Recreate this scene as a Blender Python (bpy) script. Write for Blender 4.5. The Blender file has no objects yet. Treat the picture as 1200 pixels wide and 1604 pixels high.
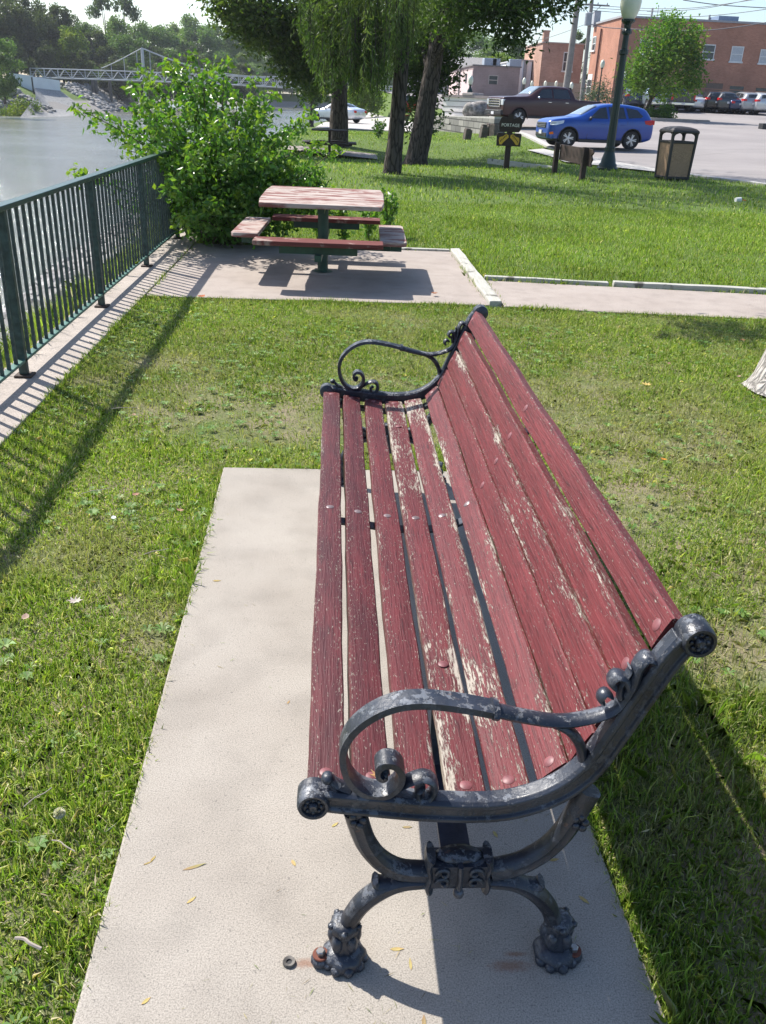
import bpy, bmesh, math, random
import numpy as np
from mathutils import Vector, Matrix, Euler
random.seed(7); rng = np.random.default_rng(7)
PI = math.pi
scene = bpy.context.scene
COL = scene.collection

# ------------------------------------------------------------------ camera
FPX, CX, CY, EYE = 1350., 600., 802., 1.6
ROLL = math.atan(0.045); PITCH = math.radians(25.643); HEAD = math.radians(-3.9056)
er = (math.cos(ROLL), math.sin(ROLL)); ed = (-math.sin(ROLL), math.cos(ROLL))
ch_, sh_ = math.cos(HEAD), math.sin(HEAD)
U = Vector((ch_, sh_, 0)); Vd = Vector((math.sin(PITCH) * sh_, -math.sin(PITCH) * ch_, -math.cos(PITCH)))
Fw = Vector((-math.cos(PITCH) * sh_, math.cos(PITCH) * ch_, -math.sin(PITCH)))
right = U * er[0] + Vd * ed[0]; down = U * er[1] + Vd * ed[1]
cd = bpy.data.cameras.new('camera'); cam = bpy.data.objects.new('camera', cd); COL.objects.link(cam)
M3 = Matrix((right, -down, -Fw)).transposed()
cam.matrix_world = Matrix.Translation((0, 0, EYE)) @ M3.to_4x4()
cd.sensor_fit = 'VERTICAL'; cd.sensor_height = 24; cd.lens = 24 * FPX / 1604; cd.clip_end = 3000; cd.clip_start = .05
scene.camera = cam

def ray(px, py):
    dx, dy = px - CX, py - CY
    u = dx * er[0] + dy * er[1]; v = dx * ed[0] + dy * ed[1]
    return U * u + Vd * v + Fw * FPX
def at(px, py, d):
    """surveyed point: along the bearing of (px, py), d metres away over the ground"""
    r = ray(px, py); return Vector((0, 0, EYE)) + r * (d / math.hypot(r.x, r.y))
def ongr(px, py):
    r = ray(px, py); r = r / math.hypot(r.x, r.y); t = 3.
    while t < 300:
        p = Vector((0, 0, EYE)) + r * t
        if p.z < gz(p.x, p.y): return p
        t += .1
    return p
def onz(px, py, z=0.):
    r = ray(px, py); return Vector((0, 0, EYE)) + r * ((z - EYE) / r.z)

# ------------------------------------------------------------------ objects
def tag(o, label=None, cat=None, group=None, kind=None):
    if label: o['label'] = label
    if cat: o['category'] = cat
    if group: o['group'] = group
    if kind: o['kind'] = kind
    return o
def empty(name, loc=(0, 0, 0), rz=0, label=None, cat=None, group=None):
    o = bpy.data.objects.new(name, None); COL.objects.link(o)
    o.location = loc; o.rotation_euler = (0, 0, rz); o.empty_display_size = .2
    return tag(o, label, cat, group)
def link(name, me, parent=None, mats=None, smooth=False):
    o = bpy.data.objects.new(name, me); COL.objects.link(o)
    if mats:
        for m in (mats if isinstance(mats, (list, tuple)) else [mats]): me.materials.append(m)
    if smooth:
        me.polygons.foreach_set('use_smooth', [True] * len(me.polygons))
        if len(me.polygons) < 60000: me.set_sharp_from_angle(angle=math.radians(48))
    if parent: o.parent = parent
    return o
def fin(name, bm, mats, parent=None, smooth=False, bevel=0, autosm=None):
    bmesh.ops.recalc_face_normals(bm, faces=bm.faces)
    me = bpy.data.meshes.new(name); bm.to_mesh(me); bm.free()
    o = link(name, me, parent, mats, smooth)
    if bevel:
        b = o.modifiers.new('bevel', 'BEVEL'); b.width = bevel; b.segments = 2; b.limit_method = 'ANGLE'; b.angle_limit = .6
    return o
def copy_tree(o, parent=None):
    c = o.copy(); COL.objects.link(c); c.parent = parent
    for k in list(o.children): copy_tree(k, c)
    return c

def box(bm, x0, x1, y0, y1, z0, z1, M=None, mi=0):
    v = [Vector((x, y, z)) for x in (x0, x1) for y in (y0, y1) for z in (z0, z1)]
    if M: v = [M @ p for p in v]
    b = [bm.verts.new(p) for p in v]
    for f in ((0, 1, 3, 2), (4, 6, 7, 5), (0, 4, 5, 1), (2, 3, 7, 6), (0, 2, 6, 4), (1, 5, 7, 3)):
        bm.faces.new([b[i] for i in f]).material_index = mi
def tube(bm, pts, rad, n=8, sx=1., mi=0, cap=True):
    """round tube along 3-D points; rad number or list"""
    pts = [Vector(p) for p in pts]
    if not isinstance(rad, (list, tuple)): rad = [rad] * len(pts)
    rings = []; ref = None
    for i, p in enumerate(pts):
        t = (pts[min(i + 1, len(pts) - 1)] - pts[max(i - 1, 0)]).normalized()
        if ref is None: ref = Vector((0, 1, 0)) if abs(t.y) < .9 else Vector((1, 0, 0))
        a = (ref - t * ref.dot(t)).normalized(); b = t.cross(a); ref = a
        rings.append([bm.verts.new(p + a * math.cos(2 * PI * k / n) * rad[i] * sx + b * math.sin(2 * PI * k / n) * rad[i]) for k in range(n)])
    for r0, r1 in zip(rings, rings[1:]):
        for k in range(n): bm.faces.new((r0[k], r0[(k + 1) % n], r1[(k + 1) % n], r1[k])).material_index = mi
    if cap:
        bm.faces.new(rings[0][::-1]).material_index = mi; bm.faces.new(rings[-1]).material_index = mi
def lathe(bm, prof, n=20, M=None, mi=0, flute=0, cap=True):
    rings = []
    for r, z in prof:
        ring = []
        for k in range(n):
            rr = r * (1 - (flute if k % 2 else 0)); a = 2 * PI * k / n
            p = Vector((rr * math.cos(a), rr * math.sin(a), z)); ring.append(bm.verts.new(M @ p if M else p))
        rings.append(ring)
    for r0, r1 in zip(rings, rings[1:]):
        for k in range(n): bm.faces.new((r0[k], r0[(k + 1) % n], r1[(k + 1) % n], r1[k])).material_index = mi
    if cap: bm.faces.new(rings[0][::-1]).material_index = mi; bm.faces.new(rings[-1]).material_index = mi
def catmull(P, sub=6):
    P = [Vector(p) for p in P]; out = []
    for i in range(len(P) - 1):
        a, b, c, d = P[max(i - 1, 0)], P[i], P[i + 1], P[min(i + 2, len(P) - 1)]
        for k in range(sub):
            t = k / sub
            out.append(.5 * ((2 * b) + (c - a) * t + (2 * a - 5 * b + 4 * c - d) * t * t + (3 * b - a - 3 * c + d) * t ** 3))
    out.append(P[-1]); return out
def prism(bm, outline, M, t0, t1, mi=0):
    """outline (a,b) extruded along the third axis of M from t0 to t1"""
    a = [bm.verts.new(M @ Vector((x, y, t0))) for x, y in outline]; b = [bm.verts.new(M @ Vector((x, y, t1))) for x, y in outline]
    n = len(a)
    bm.faces.new(a[::-1]).material_index = mi; bm.faces.new(b).material_index = mi
    for k in range(n): bm.faces.new((a[k], a[(k + 1) % n], b[(k + 1) % n], b[k])).material_index = mi
def ball(bm, c, r, sc=(1, 1, 1), sub=2, mi=0):
    g = bmesh.ops.create_icosphere(bm, subdivisions=sub, radius=r, matrix=Matrix.Translation(c) @ Matrix.Diagonal((*sc, 1)))
    for v in g['verts']:
        for f in v.link_faces: f.material_index = mi
    return g['verts']

def poly_mesh(name, V, C=None, k=None):
    """V (N,k,3) separate polygons, C (N,3) linear colours -> mesh"""
    N, k = V.shape[0], V.shape[1]
    me = bpy.data.meshes.new(name)
    me.vertices.add(N * k); me.vertices.foreach_set('co', np.ascontiguousarray(V, dtype=np.float32).ravel())
    me.loops.add(N * k); me.loops.foreach_set('vertex_index', np.arange(N * k, dtype=np.int32))
    me.polygons.add(N); me.polygons.foreach_set('loop_start', np.arange(0, N * k, k, dtype=np.int32))
    me.update(calc_edges=True)
    if C is not None:
        a = me.color_attributes.new('tint', 'FLOAT_COLOR', 'POINT')
        cc = np.ones((N, k, 4), np.float32); cc[:, :, :3] = C[:, None, :]
        a.data.foreach_set('color', cc.ravel())
    return me

# ------------------------------------------------------------------ materials
class N:
    def __init__(s, name):
        s.m = bpy.data.materials.new(name); s.m.use_nodes = True; s.t = s.m.node_tree; s.t.nodes.clear()
        s.out = s.t.nodes.new('ShaderNodeOutputMaterial')
    def n(s, typ, **kw):
        x = s.t.nodes.new(typ)
        for k, v in kw.items():
            if k.startswith('_'): setattr(x, k[1:], v)
            else:
                key = int(k[1:]) if k[0] == 'i' and k[1:].isdigit() else k.replace('__', ' ')
                if hasattr(v, 'is_linked') or isinstance(v, bpy.types.NodeSocket): s.t.links.new(v, x.inputs[key])
                else: x.inputs[key].default_value = v
        return x
    def coord(s, w='Object'): return s.n('ShaderNodeTexCoord').outputs[w]
    def mapping(s, vec, scale=(1, 1, 1), rot=(0, 0, 0), loc=(0, 0, 0)):
        return s.n('ShaderNodeMapping', Vector=vec, Scale=scale, Rotation=rot, Location=loc).outputs[0]
    def noise(s, vec, scale, detail=4, rough=.55, out=0):
        return s.n('ShaderNodeTexNoise', Vector=vec, Scale=scale, Detail=float(detail), Roughness=rough).outputs[out]
    def ramp(s, fac, stops):
        r = s.n('ShaderNodeValToRGB', Fac=fac); e = r.color_ramp.elements
        while len(e) < len(stops): e.new(.5)
        for q, (p, c) in zip(e, stops):
            q.position = p; q.color = (c, c, c, 1) if isinstance(c, (int, float)) else (*c, 1)
        return r.outputs[0]
    def mix(s, fac, a, b, typ='MIX'):
        x = s.n('ShaderNodeMix', _data_type='RGBA', _blend_type=typ)
        for i, v in ((0, fac), (6, a), (7, b)):
            if isinstance(v, bpy.types.NodeSocket): s.t.links.new(v, x.inputs[i])
            else: x.inputs[i].default_value = v if i == 0 else (*v, 1) if len(v) == 3 else v
        return x.outputs[2]
    def math(s, op, a, b=0., c=0.):
        x = s.n('ShaderNodeMath', _operation=op)
        for i, v in enumerate((a, b, c)):
            if isinstance(v, bpy.types.NodeSocket): s.t.links.new(v, x.inputs[i])
            else: x.inputs[i].default_value = v
        return x.outputs[0]
    def bump(s, h, strength=.3, dist=.01): return s.n('ShaderNodeBump', Height=h, Strength=strength, Distance=dist).outputs[0]
    def bsdf(s, col, rough=.6, metal=0., normal=None, spec=.5, **kw):
        b = s.n('ShaderNodeBsdfPrincipled')
        for k, v in (('Base Color', col), ('Roughness', rough), ('Metallic', metal), ('Normal', normal), ('Specular IOR Level', spec), *[(q.replace('_', ' '), w) for q, w in kw.items()]):
            if v is None: continue
            if isinstance(v, bpy.types.NodeSocket): s.t.links.new(v, b.inputs[k])
            else: b.inputs[k].default_value = (*v, 1) if k in ('Base Color', 'Emission Color') else v
        s.t.links.new(b.outputs[0], s.out.inputs[0]); s.b = b
        return s.m

def plain(name, col, rough=.5, metal=0., var=.15, scale=8, bump=.0, spec=.5, **kw):
    s = N(name); c = s.coord()
    nz = s.noise(c, scale, 5)
    k = s.ramp(nz, [(.3, 1 - var), (.7, 1 + var)])
    colr = s.mix(1., (*col,), k, 'MULTIPLY')
    nm = s.bump(s.noise(c, scale * 6, 4), bump) if bump else None
    return s.bsdf(colr, rough, metal, nm, spec, **kw)

def m_redwood():
    s = N('weathered red painted wood'); c = s.coord()
    g = s.mapping(c, (90, 3.0, 90)); fine = s.mapping(c, (260, 14, 260))
    grain = s.noise(g, 1, 6, .65); fg = s.noise(fine, 1, 4, .6)
    big = s.noise(s.mapping(c, (9, 2.2, 9)), 1, 3); tiny = s.noise(s.mapping(c, (200, 26, 200)), 1, 7, .8)
    wear = s.n('ShaderNodeAttribute', _attribute_type='OBJECT', _attribute_name='wear').outputs['Fac']
    # flaking mask: paint gone where worn area x fine chips
    sc = s.math('ADD', s.math('MULTIPLY', big, .85), s.math('MULTIPLY', tiny, 1.15))
    sc = s.math('ADD', sc, s.math('MULTIPLY', wear, .34))
    edge = s.n('ShaderNodeAttribute', _attribute_type='GEOMETRY', _attribute_name='edge').outputs['Fac']
    sc = s.math('ADD', sc, s.math('MULTIPLY', edge, .10))
    mask = s.ramp(sc, [(.0, 0.), (.5, 0.), (1., 1.)])
    mask = s.n('ShaderNodeMapRange', Value=sc, i1=1.335, i2=1.375).outputs[0]
    spots = s.n('ShaderNodeMapRange', Value=s.math('ADD', s.noise(s.mapping(c, (300, 70, 300)), 1, 4, .7), s.math('MULTIPLY', edge, .05)), i1=.635, i2=.67).outputs[0]
    mask = s.math('MAXIMUM', mask, s.math('MULTIPLY', spots, .85))
    red = s.mix(s.ramp(grain, [(.3, 0.), (.7, 1.)]), (.075, .012, .0145), (.20, .036, .040))
    red = s.mix(s.ramp(s.noise(s.mapping(c, (14, 2.5, 14)), 1, 3), [(.35, 0.), (.65, .55)]), red, (.105, .018, .020))
    gr_ = s.n('ShaderNodeAttribute', _attribute_type='OBJECT', _attribute_name='grime').outputs['Fac']
    red = s.mix(s.math('MULTIPLY', gr_, s.ramp(s.noise(s.mapping(c, (18, 4, 18), loc=(1, 5, 2)), 1, 4), [(.3, .35), (.65, 1.)])), red, (.045, .010, .013))
    red = s.mix(s.ramp(fg, [(.54, 0.), (.66, .8)]), red, (.035, .008, .009))
    wood = s.mix(fg, (.24, .20, .16), (.46, .42, .36))
    col = s.mix(mask, red, wood)
    h = s.math('ADD', s.math('MULTIPLY', grain, .5), s.math('MULTIPLY', fg, .5)); h = s.math('SUBTRACT', h, s.math('MULTIPLY', mask, .25))
    return s.bsdf(col, s.mix(mask, (.50,) * 3, (.85,) * 3), 0., s.bump(h, .9, .004), .3)

def m_iron():
    s = N('chipped navy painted cast iron'); c = s.coord()
    n1 = s.noise(c, 22, 6, .7); n2 = s.noise(c, 70, 4, .7); n3 = s.noise(c, 9, 5, .6)
    base = s.mix(s.ramp(n3, [(.35, 0.), (.65, 1.)]), (.007, .009, .016), (.026, .032, .047))
    chips = s.ramp(s.noise(s.mapping(c, (1, 1, 1)), 34, 8, .75), [(.53, 0.), (.56, 1.)])
    up = s.n('ShaderNodeSeparateXYZ', Vector=s.n('ShaderNodeNewGeometry').outputs['Normal']).outputs[2]
    up = s.n('ShaderNodeMapRange', Value=up, i1=.2, i2=.95, i3=.25, i4=1.).outputs[0]
    col = s.mix(s.math('MULTIPLY', chips, up), base, (.11, .12, .14))
    col = s.mix(s.ramp(n2, [(.64, 0.), (.68, .8)]), col, (.014, .016, .022))
    rust = s.ramp(s.noise(s.mapping(c, (1, 1, 1), loc=(5, 3, 1)), 13, 6, .7), [(.66, 0.), (.72, .9)])
    col = s.mix(rust, col, (.13, .06, .035))
    h = s.math('ADD', s.math('MULTIPLY', chips, -.5), n2)
    return s.bsdf(col, s.ramp(n1, [(.4, .30), (.7, .55)]), 0., s.bump(h, .5, .003), .6)

def m_concrete(name, a, b, agg=260, stains=()):
    s = N(name); c = s.coord()
    n1 = s.noise(c, 2.2, 5); n2 = s.noise(c, agg, 3, .6); n3 = s.noise(c, agg * .35, 4, .6)
    col = s.mix(s.ramp(n1, [(.3, 0.), (.7, 1.)]), a, b)
    col = s.mix(1., col, s.ramp(n2, [(.3, .58), (.5, 1.), (.7, 1.28)]), 'MULTIPLY')
    col = s.mix(s.ramp(n3, [(.62, 0.), (.68, .6)]), col, (.12, .11, .10))
    blot = s.ramp(s.noise(s.mapping(c, (1, 1, 1), loc=(3, 8, 0)), 6, 4, .5), [(.46, 1.), (.70, .86)])
    col = s.mix(1., col, blot, 'MULTIPLY')
    for (x, y, lx, ly) in stains:
        m = s.mapping(c, (1 / lx, 1 / ly, 1), loc=(-x / lx, -y / ly, 0))
        g = s.n('ShaderNodeVectorMath', _operation='LENGTH', i0=m).outputs['Value']
        g = s.math('ADD', g, s.math('MULTIPLY', s.math('SUBTRACT', n3, .5), 1.2))
        col = s.mix(s.ramp(g, [(.30, .6), (1., 0.)]), col, (.20, .085, .045))
    return s.bsdf(col, .85, 0., s.bump(s.math('ADD', n2, s.math('MULTIPLY', n3, .6)), .35, .002), .3)

def m_leaf(name, trans=.35, rough=.5, spec=.4, gain=1.):
    s = N(name)
    a = s.n('ShaderNodeAttribute', _attribute_type='GEOMETRY', _attribute_name='tint').outputs['Color']
    if gain != 1.: a = s.mix(1., a, (gain, gain, gain), 'MULTIPLY')
    s.bsdf(a, rough, 0., None, spec)
    tcol = s.mix(1., a, (1.25, 1.45, .55), 'MULTIPLY')
    t = s.n('ShaderNodeBsdfTranslucent', Color=tcol)
    mx = s.n('ShaderNodeMixShader', Fac=trans); s.t.links.new(s.b.outputs[0], mx.inputs[1]); s.t.links.new(t.outputs[0], mx.inputs[2])
    s.t.links.new(mx.outputs[0], s.out.inputs[0]); return s.m

def m_bark(name, a, b, k=1.):
    s = N(name); c = s.coord(); m = s.mapping(c, (7 * k, 7 * k, 1.3 * k))
    v = s.n('ShaderNodeTexVoronoi', Vector=s.mix(.35, m, s.noise(s.mapping(c, (1, 1, .5)), 7, 5, out=1)), Scale=2.4, _feature='DISTANCE_TO_EDGE').outputs[0]
    n = s.noise(m, 5, 5)
    h = s.math('ADD', s.ramp(v, [(0, 0.), (.35, 1.)]), n)
    return s.bsdf(s.mix(s.ramp(h, [(.5, 0.), (1., 1.)]), a, b), .9, 0., s.bump(h, .9, .03 / k), .2)

def m_brick(name, a, b, mort, sc=1., paint=0.):
    s = N(name); c = s.coord()
    sp = s.n('ShaderNodeSeparateXYZ', Vector=c)
    v = s.n('ShaderNodeCombineXYZ', X=s.math('ADD', sp.outputs[0], sp.outputs[1]), Y=sp.outputs[2]).outputs[0]
    br = s.n('ShaderNodeTexBrick', Vector=v, Color1=(*a, 1), Color2=(*b, 1), Mortar=(*mort, 1), Scale=1.)
    br.inputs['Brick Width'].default_value = .22 * sc; br.inputs['Row Height'].default_value = .075 * sc; br.inputs['Mortar Size'].default_value = .006 * sc
    big = s.ramp(s.noise(c, .5, 5, .65), [(.3, .78), (.7, 1.18)])
    col = s.mix(1., br.outputs[0], big, 'MULTIPLY')
    pt = s.ramp(s.noise(s.mapping(c, (1, 1, 2.5)), .8, 5, .7), [(.60, 0.), (.66, .45)])
    col = s.mix(pt, col, [x * .62 for x in a])
    return s.bsdf(col, .9, 0., s.bump(br.outputs[1], -.3, .01), .2)

WOOD = m_redwood(); IRON = m_iron()
PADM = m_concrete('pale broom finished concrete', (.285, .254, .218), (.35, .318, .278), 300, stains=((-.035, 1.192, .035, .014), (.385, 1.178, .055, .017), (.40, 1.205, .03, .008)))
SLABM = m_concrete('pinkish aggregate concrete', (.31, .262, .23), (.36, .31, .275), 160)
CURBM = m_concrete('warm grey kerb concrete', (.33, .285, .25), (.39, .34, .30), 160)
PAVEM = m_concrete('pale pavement concrete', (.40, .38, .36), (.46, .44, .41), 60)
LEAF = m_leaf('glossy green leaves', .35, .38, .5); LEAFD = m_leaf('tree leaves', .42, .5, .3); GRASSM = m_leaf('grass blades', .30, .55, .25)
BARK = m_bark('furrowed grey brown bark', (.02, .016, .013), (.09, .074, .062)); BARKP = m_bark('pale grey ridged bark', (.17, .155, .14), (.42, .39, .36), 2.2)
TIMB = None
def m_timber(name, a, b, dark, paint=None):
    s = N(name); c = s.coord(); g = s.noise(s.mapping(c, (5, 60, 60)), 1, 5, .6); n = s.noise(c, 6, 5, .6)
    col = s.mix(s.ramp(g, [(.3, 0.), (.7, 1.)]), a, b); col = s.mix(s.ramp(n, [(.58, 0.), (.66, .9)]), col, dark)
    if paint: col = s.mix(s.ramp(s.noise(s.mapping(c, (3, 12, 12), loc=(4, 4, 4)), 1, 5, .6), [(.42, 0.), (.56, 1.)]), col, paint)
    return s.bsdf(col, .8, 0., s.bump(g, .5, .004), .25)
TIMB = m_timber('flaking white edging timber', (.33, .32, .28), (.48, .47, .42), (.11, .10, .085))
TABW = m_timber('faded red table planks', (.15, .055, .048), (.25, .11, .095), (.40, .33, .30), (.40, .34, .305))
TABR = m_timber('dark red bench planks', (.10, .025, .022), (.17, .055, .05), (.30, .22, .19), None)
GREENM = plain('green painted steel', (.012, .05, .036), .45, .0, .35, 12, .15)
FENCEM = plain('worn green grey fence steel', (.045, .064, .06), .6, .0, .55, 30, .3)
FPOST = plain('worn dark green fence post', (.03, .055, .05), .5, .0, .5, 25, .25)
RAILM = plain('dark green rail paint', (.018, .055, .045), .4, .0, .3, 20, .2)
LAMPM = plain('dark green lamp iron', (.005, .024, .018), .4, .0, .2, 10, .1)
BROWNM = plain('dark brown stained wood', (.035, .019, .014), .7, 0, .3, 14, .3)
BLACKM = plain('matt black plastic', (.018, .018, .02), .55, 0, .2, 10)
TYRE = plain('tyre rubber', (.02, .02, .021), .85, 0, .2, 20, .2)
RIM = plain('alloy wheel metal', (.55, .56, .58), .35, .6, .05, 5)
CHROME = plain('bright chrome', (.75, .76, .78), .12, 1., .05, 5)
GLASSD = plain('dark tinted car glass', (.02, .025, .03), .06, 0, .05, 1, 0, .9)
GLASSW = plain('windscreen glass', (.22, .27, .31), .05, 0, .1, 1, 0, 1.)
LAMPRED = plain('red tail light plastic', (.45, .01, .012), .2)
AMBER = plain('amber indicator plastic', (.75, .17, .02), .25)
HEADL = plain('clear headlight plastic', (.62, .66, .70), .12, .3)
PLATE = plain('white number plate', (.6, .6, .62), .4)
GLOBE = plain('milky lamp globe', (.66, .68, .55), .3, 0, .12, 3)
GLASSB = plain('dim building window glass', (.05, .06, .065), .15, 0, .3, 2)
WHITEP = plain('white window paint', (.66, .66, .64), .6, 0, .1, 6)
def paintm(name, col, coat=.7, rough=.2, metal=.35):
    return plain(name, col, rough, metal, .06, 3, 0, .5, Coat_Weight=coat, Coat_Roughness=.06)

# ------------------------------------------------------------------ lie of the land
def sm(t): t = np.clip(t, 0, 1); return t * t * (3 - 2 * t)
def xtop(y): return np.interp(y, [-5, 12.8, 20, 35, 73, 168], [-2.05, -2.05, -2.6, -2.8, -1.5, 8.])
def xwall(y): return np.interp(y, [-5, 15, 22.5, 25, 28, 33, 38, 45, 48, 68, 100, 400], [26, 17, 11.2, 10.0, 9.1, 8.75, 8.75, 9.05, 9.0, 7.2, 5, 5])
def ground(x, y):
    x = np.asarray(x, float); y = np.asarray(y, float); d = np.hypot(x, y)
    park = -.025 - .32 * sm((y - 24.5) / 4) * sm((40 - y) / 6) * sm((7.2 - x) / 3.5) * sm((x + 3) / 3) - .27 * sm((y - 42) / 18)
    street = -.05 + .0345 * np.maximum(0, d - 37.5) ; street = np.minimum(street, 2.15 + .004 * (d - 100))
    w = sm((x - xwall(y) + .25) / .5)
    z = park * (1 - w) + street * w
    tilt = sm((y - 38) / 10) * sm((x - xwall(y) + 3.5) / 3) * .25; z = z + tilt * (1 - w)
    fN = np.minimum(x - xtop(y), np.where(x > 30, 400, 168 - y))
    xl = np.interp(y, [-5, 60, 110, 124, 158, 225, 300, 400], [-160, -110, -55, -43.5, -43, -50, -60, -60])
    fL = xl - x; fF = y - 300
    isl = fN < np.maximum(fL, fF)
    s = np.maximum(fN, np.maximum(fL, fF))
    z = np.where(isl, 1.5, z)
    slope = np.where(isl, .5, .62)
    return np.maximum(-3.3, z + np.minimum(0, s) * slope)
def gz(x, y): return float(ground(x, y))

def grid_mesh(name, xs_of, ys, nx, zoff, mat, xfun=None):
    V = []; F = []
    for j, y in enumerate(ys):
        for x in xs_of(y): V.append((x, y, 0))
    V = np.array(V); V[:, 2] = ground(V[:, 0], V[:, 1]) + zoff
    for j in range(len(ys) - 1):
        for i in range(nx - 1): a = j * nx + i; F.append((a, a + 1, a + nx + 1, a + nx))
    me = bpy.data.meshes.new(name); me.from_pydata(V.tolist(), [], F); me.update()
    o = link(name, me, None, mat, True); o['kind'] = 'structure'; return o

def m_ground():
    s = N('lawn soil and thatch'); c = s.coord(); g = s.n('ShaderNodeNewGeometry').outputs['Position']
    n1 = s.noise(c, .45, 4); n2 = s.noise(c, 2.3, 5, .65); n3 = s.noise(c, 55, 4, .7)
    dirt = s.mix(n3, (.13, .10, .065), (.34, .28, .20)); grn = s.mix(n3, (.05, .08, .02), (.14, .20, .05))
    sp = s.n('ShaderNodeSeparateXYZ', Vector=g); far = s.n('ShaderNodeMapRange', Value=sp.outputs[1], i1=4., i2=13.).outputs[0]
    k = s.math('ADD', s.math('MULTIPLY', n2, .7), s.math('MULTIPLY', n1, .5)); k = s.math('ADD', k, s.math('MULTIPLY', far, .35))
    col = s.mix(s.ramp(k, [(.5, 0.), (.72, 1.)]), dirt, grn)
    rk = s.n('ShaderNodeMapRange', Value=sp.outputs[2], i1=-.45, i2=-.75).outputs[0]
    left = s.n('ShaderNodeMapRange', Value=sp.outputs[0], i1=-2.4, i2=-3.2).outputs[0]
    rock = s.mix(s.noise(c, 3, 5, .7), (.14, .13, .12), (.34, .32, .30))
    col = s.mix(s.math('MULTIPLY', rk, left), col, rock)
    return s.bsdf(col, .95, 0., s.bump(n3, .6, .02), .15)
def spaced(a, b, n, p): return [a + (b - a) * (i / (n - 1)) ** p for i in range(n)]
ys = list(np.arange(-4, 16, .5)) + list(np.arange(16, 60, 1.)) + list(np.arange(60, 200, 4.)) + list(np.arange(200, 420, 10.)) + [470, 540, 620]
xs = [-420, -320, -240] + list(np.arange(-160, -30, 4.)) + list(np.arange(-30, -8, 1.)) + list(np.arange(-8, 14, .5)) + list(np.arange(14, 40, 2.)) + list(np.arange(40, 160, 8.)) + [250, 340, 420]
grid_mesh('ground', lambda y: xs, ys, len(xs), 0, m_ground())

def m_asphalt():
    s = N('sun bleached asphalt'); c = s.coord()
    n1 = s.noise(c, .25, 5); n2 = s.noise(c, 40, 3); cr = s.n('ShaderNodeTexVoronoi', Vector=s.mapping(c, (.12, .22, 1)), Scale=1., _feature='DISTANCE_TO_EDGE').outputs[0]
    col = s.mix(s.ramp(n1, [(.3, 0.), (.7, 1.)]), (.22, .20, .195), (.29, .265, .255)); col = s.mix(1., col, s.ramp(n2, [(.3, .85), (.7, 1.12)]), 'MULTIPLY')
    col = s.mix(s.ramp(cr, [(0., .6), (.006, 0.)]), col, (.09, .085, .08))
    return s.bsdf(col, .9, 0., None, .25)
ASPH = m_asphalt()
ysr = list(np.arange(8, 70, 1.)) + list(np.arange(70, 165, 3.))
def xr(y):
    x0 = float(xwall(y)) + .35; return [x0 + t for t in (0, .5, 1, 2, 3, 5, 8, 12, 18, 26, 36, 50, 70, 100, 140)]
grid_mesh('street', xr, ysr, 15, .03, ASPH)
# the lower lot beside the river
ysl = list(np.arange(60, 167, 3.))
grid_mesh('parking_lot', lambda y: [float(xtop(y)) + .6 + (float(xwall(y)) - .8 - float(xtop(y)) - .6) * t if xwall(y) - xtop(y) > 2 else float(xtop(y)) + .6 + 14 * t for t in np.linspace(0, 1, 8)], ysl, 8, .03, m_concrete('pale dusty lot concrete', (.42, .39, .36), (.47, .44, .41), 20))

def sheet(name, pts, z, mat, thick=.1, kind='structure'):
    bm = bmesh.new(); a = [bm.verts.new((x, y, z)) for x, y in pts]; b = [bm.verts.new((x, y, z - thick)) for x, y in pts]
    bm.faces.new(a); bm.faces.new(b[::-1])
    for i in range(len(a)): bm.faces.new((a[i], a[(i + 1) % len(a)], b[(i + 1) % len(a)], b[i]))
    o = fin(name, bm, mat, bevel=.006); o['kind'] = kind; return o
PAD = [(-.505, 3.79), (-.462, .2), (.70, .2), (.655, 1.6), (.655, 3.79)]
sheet('bench_pad', PAD, 0, PADM, .12)
SLAB = [(-1.60, 7.50), (1.37, 7.55), (1.37, 10.42), (-1.60, 10.42)]
sheet('picnic_slab', SLAB, 0, SLABM)
WALK = [(1.50, 7.52), (2.4, 7.42), (3.8, 7.32), (9, 7.0), (9, 8.15), (4.3, 8.42), (1.50, 8.70)]
sheet('sidewalk', WALK, 0, SLABM)
KERB = [(-2.02, 1.0), (-1.58, 1.0), (-1.60, 10.6), (-1.60, 12.7), (-2.02, 12.7)]
sheet('river_kerb', [(-2.02, 1.0), (-1.61, 1.0), (-1.61, 12.7), (-2.02, 12.7)], .004, CURBM, .35)
PATH = [tuple(ongr(px, py)[:2]) for px, py in ((826, 237), (850, 235), (908, 247), (1028, 267), (1038, 273), (930, 261), (884, 256), (862, 247))]
bm = bmesh.new()
vv = [bm.verts.new((x, y, gz(x, y) + .05)) for x, y in PATH]; bm.faces.new(vv)
o = fin('path', bm, PAVEM); o['kind'] = 'structure'
# kerb strip between lawn and street
bm = bmesh.new(); prev = None
for y in list(np.arange(14, 48, 1.)):
    x0 = float(xwall(y)); z = max(gz(x0 - .2, y), gz(x0 + .5, y))
    r = [bm.verts.new((x0 + a, y, z + b)) for a, b in ((.0, -.15), (.0, .045), (.26, .055), (.36, .04), (.36, -.15))]
    if prev:
        for k in range(4): bm.faces.new((prev[k], prev[k + 1], r[k + 1], r[k]))
    prev = r
o = fin('street_kerb', bm, PAVEM); o['kind'] = 'structure'

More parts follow.
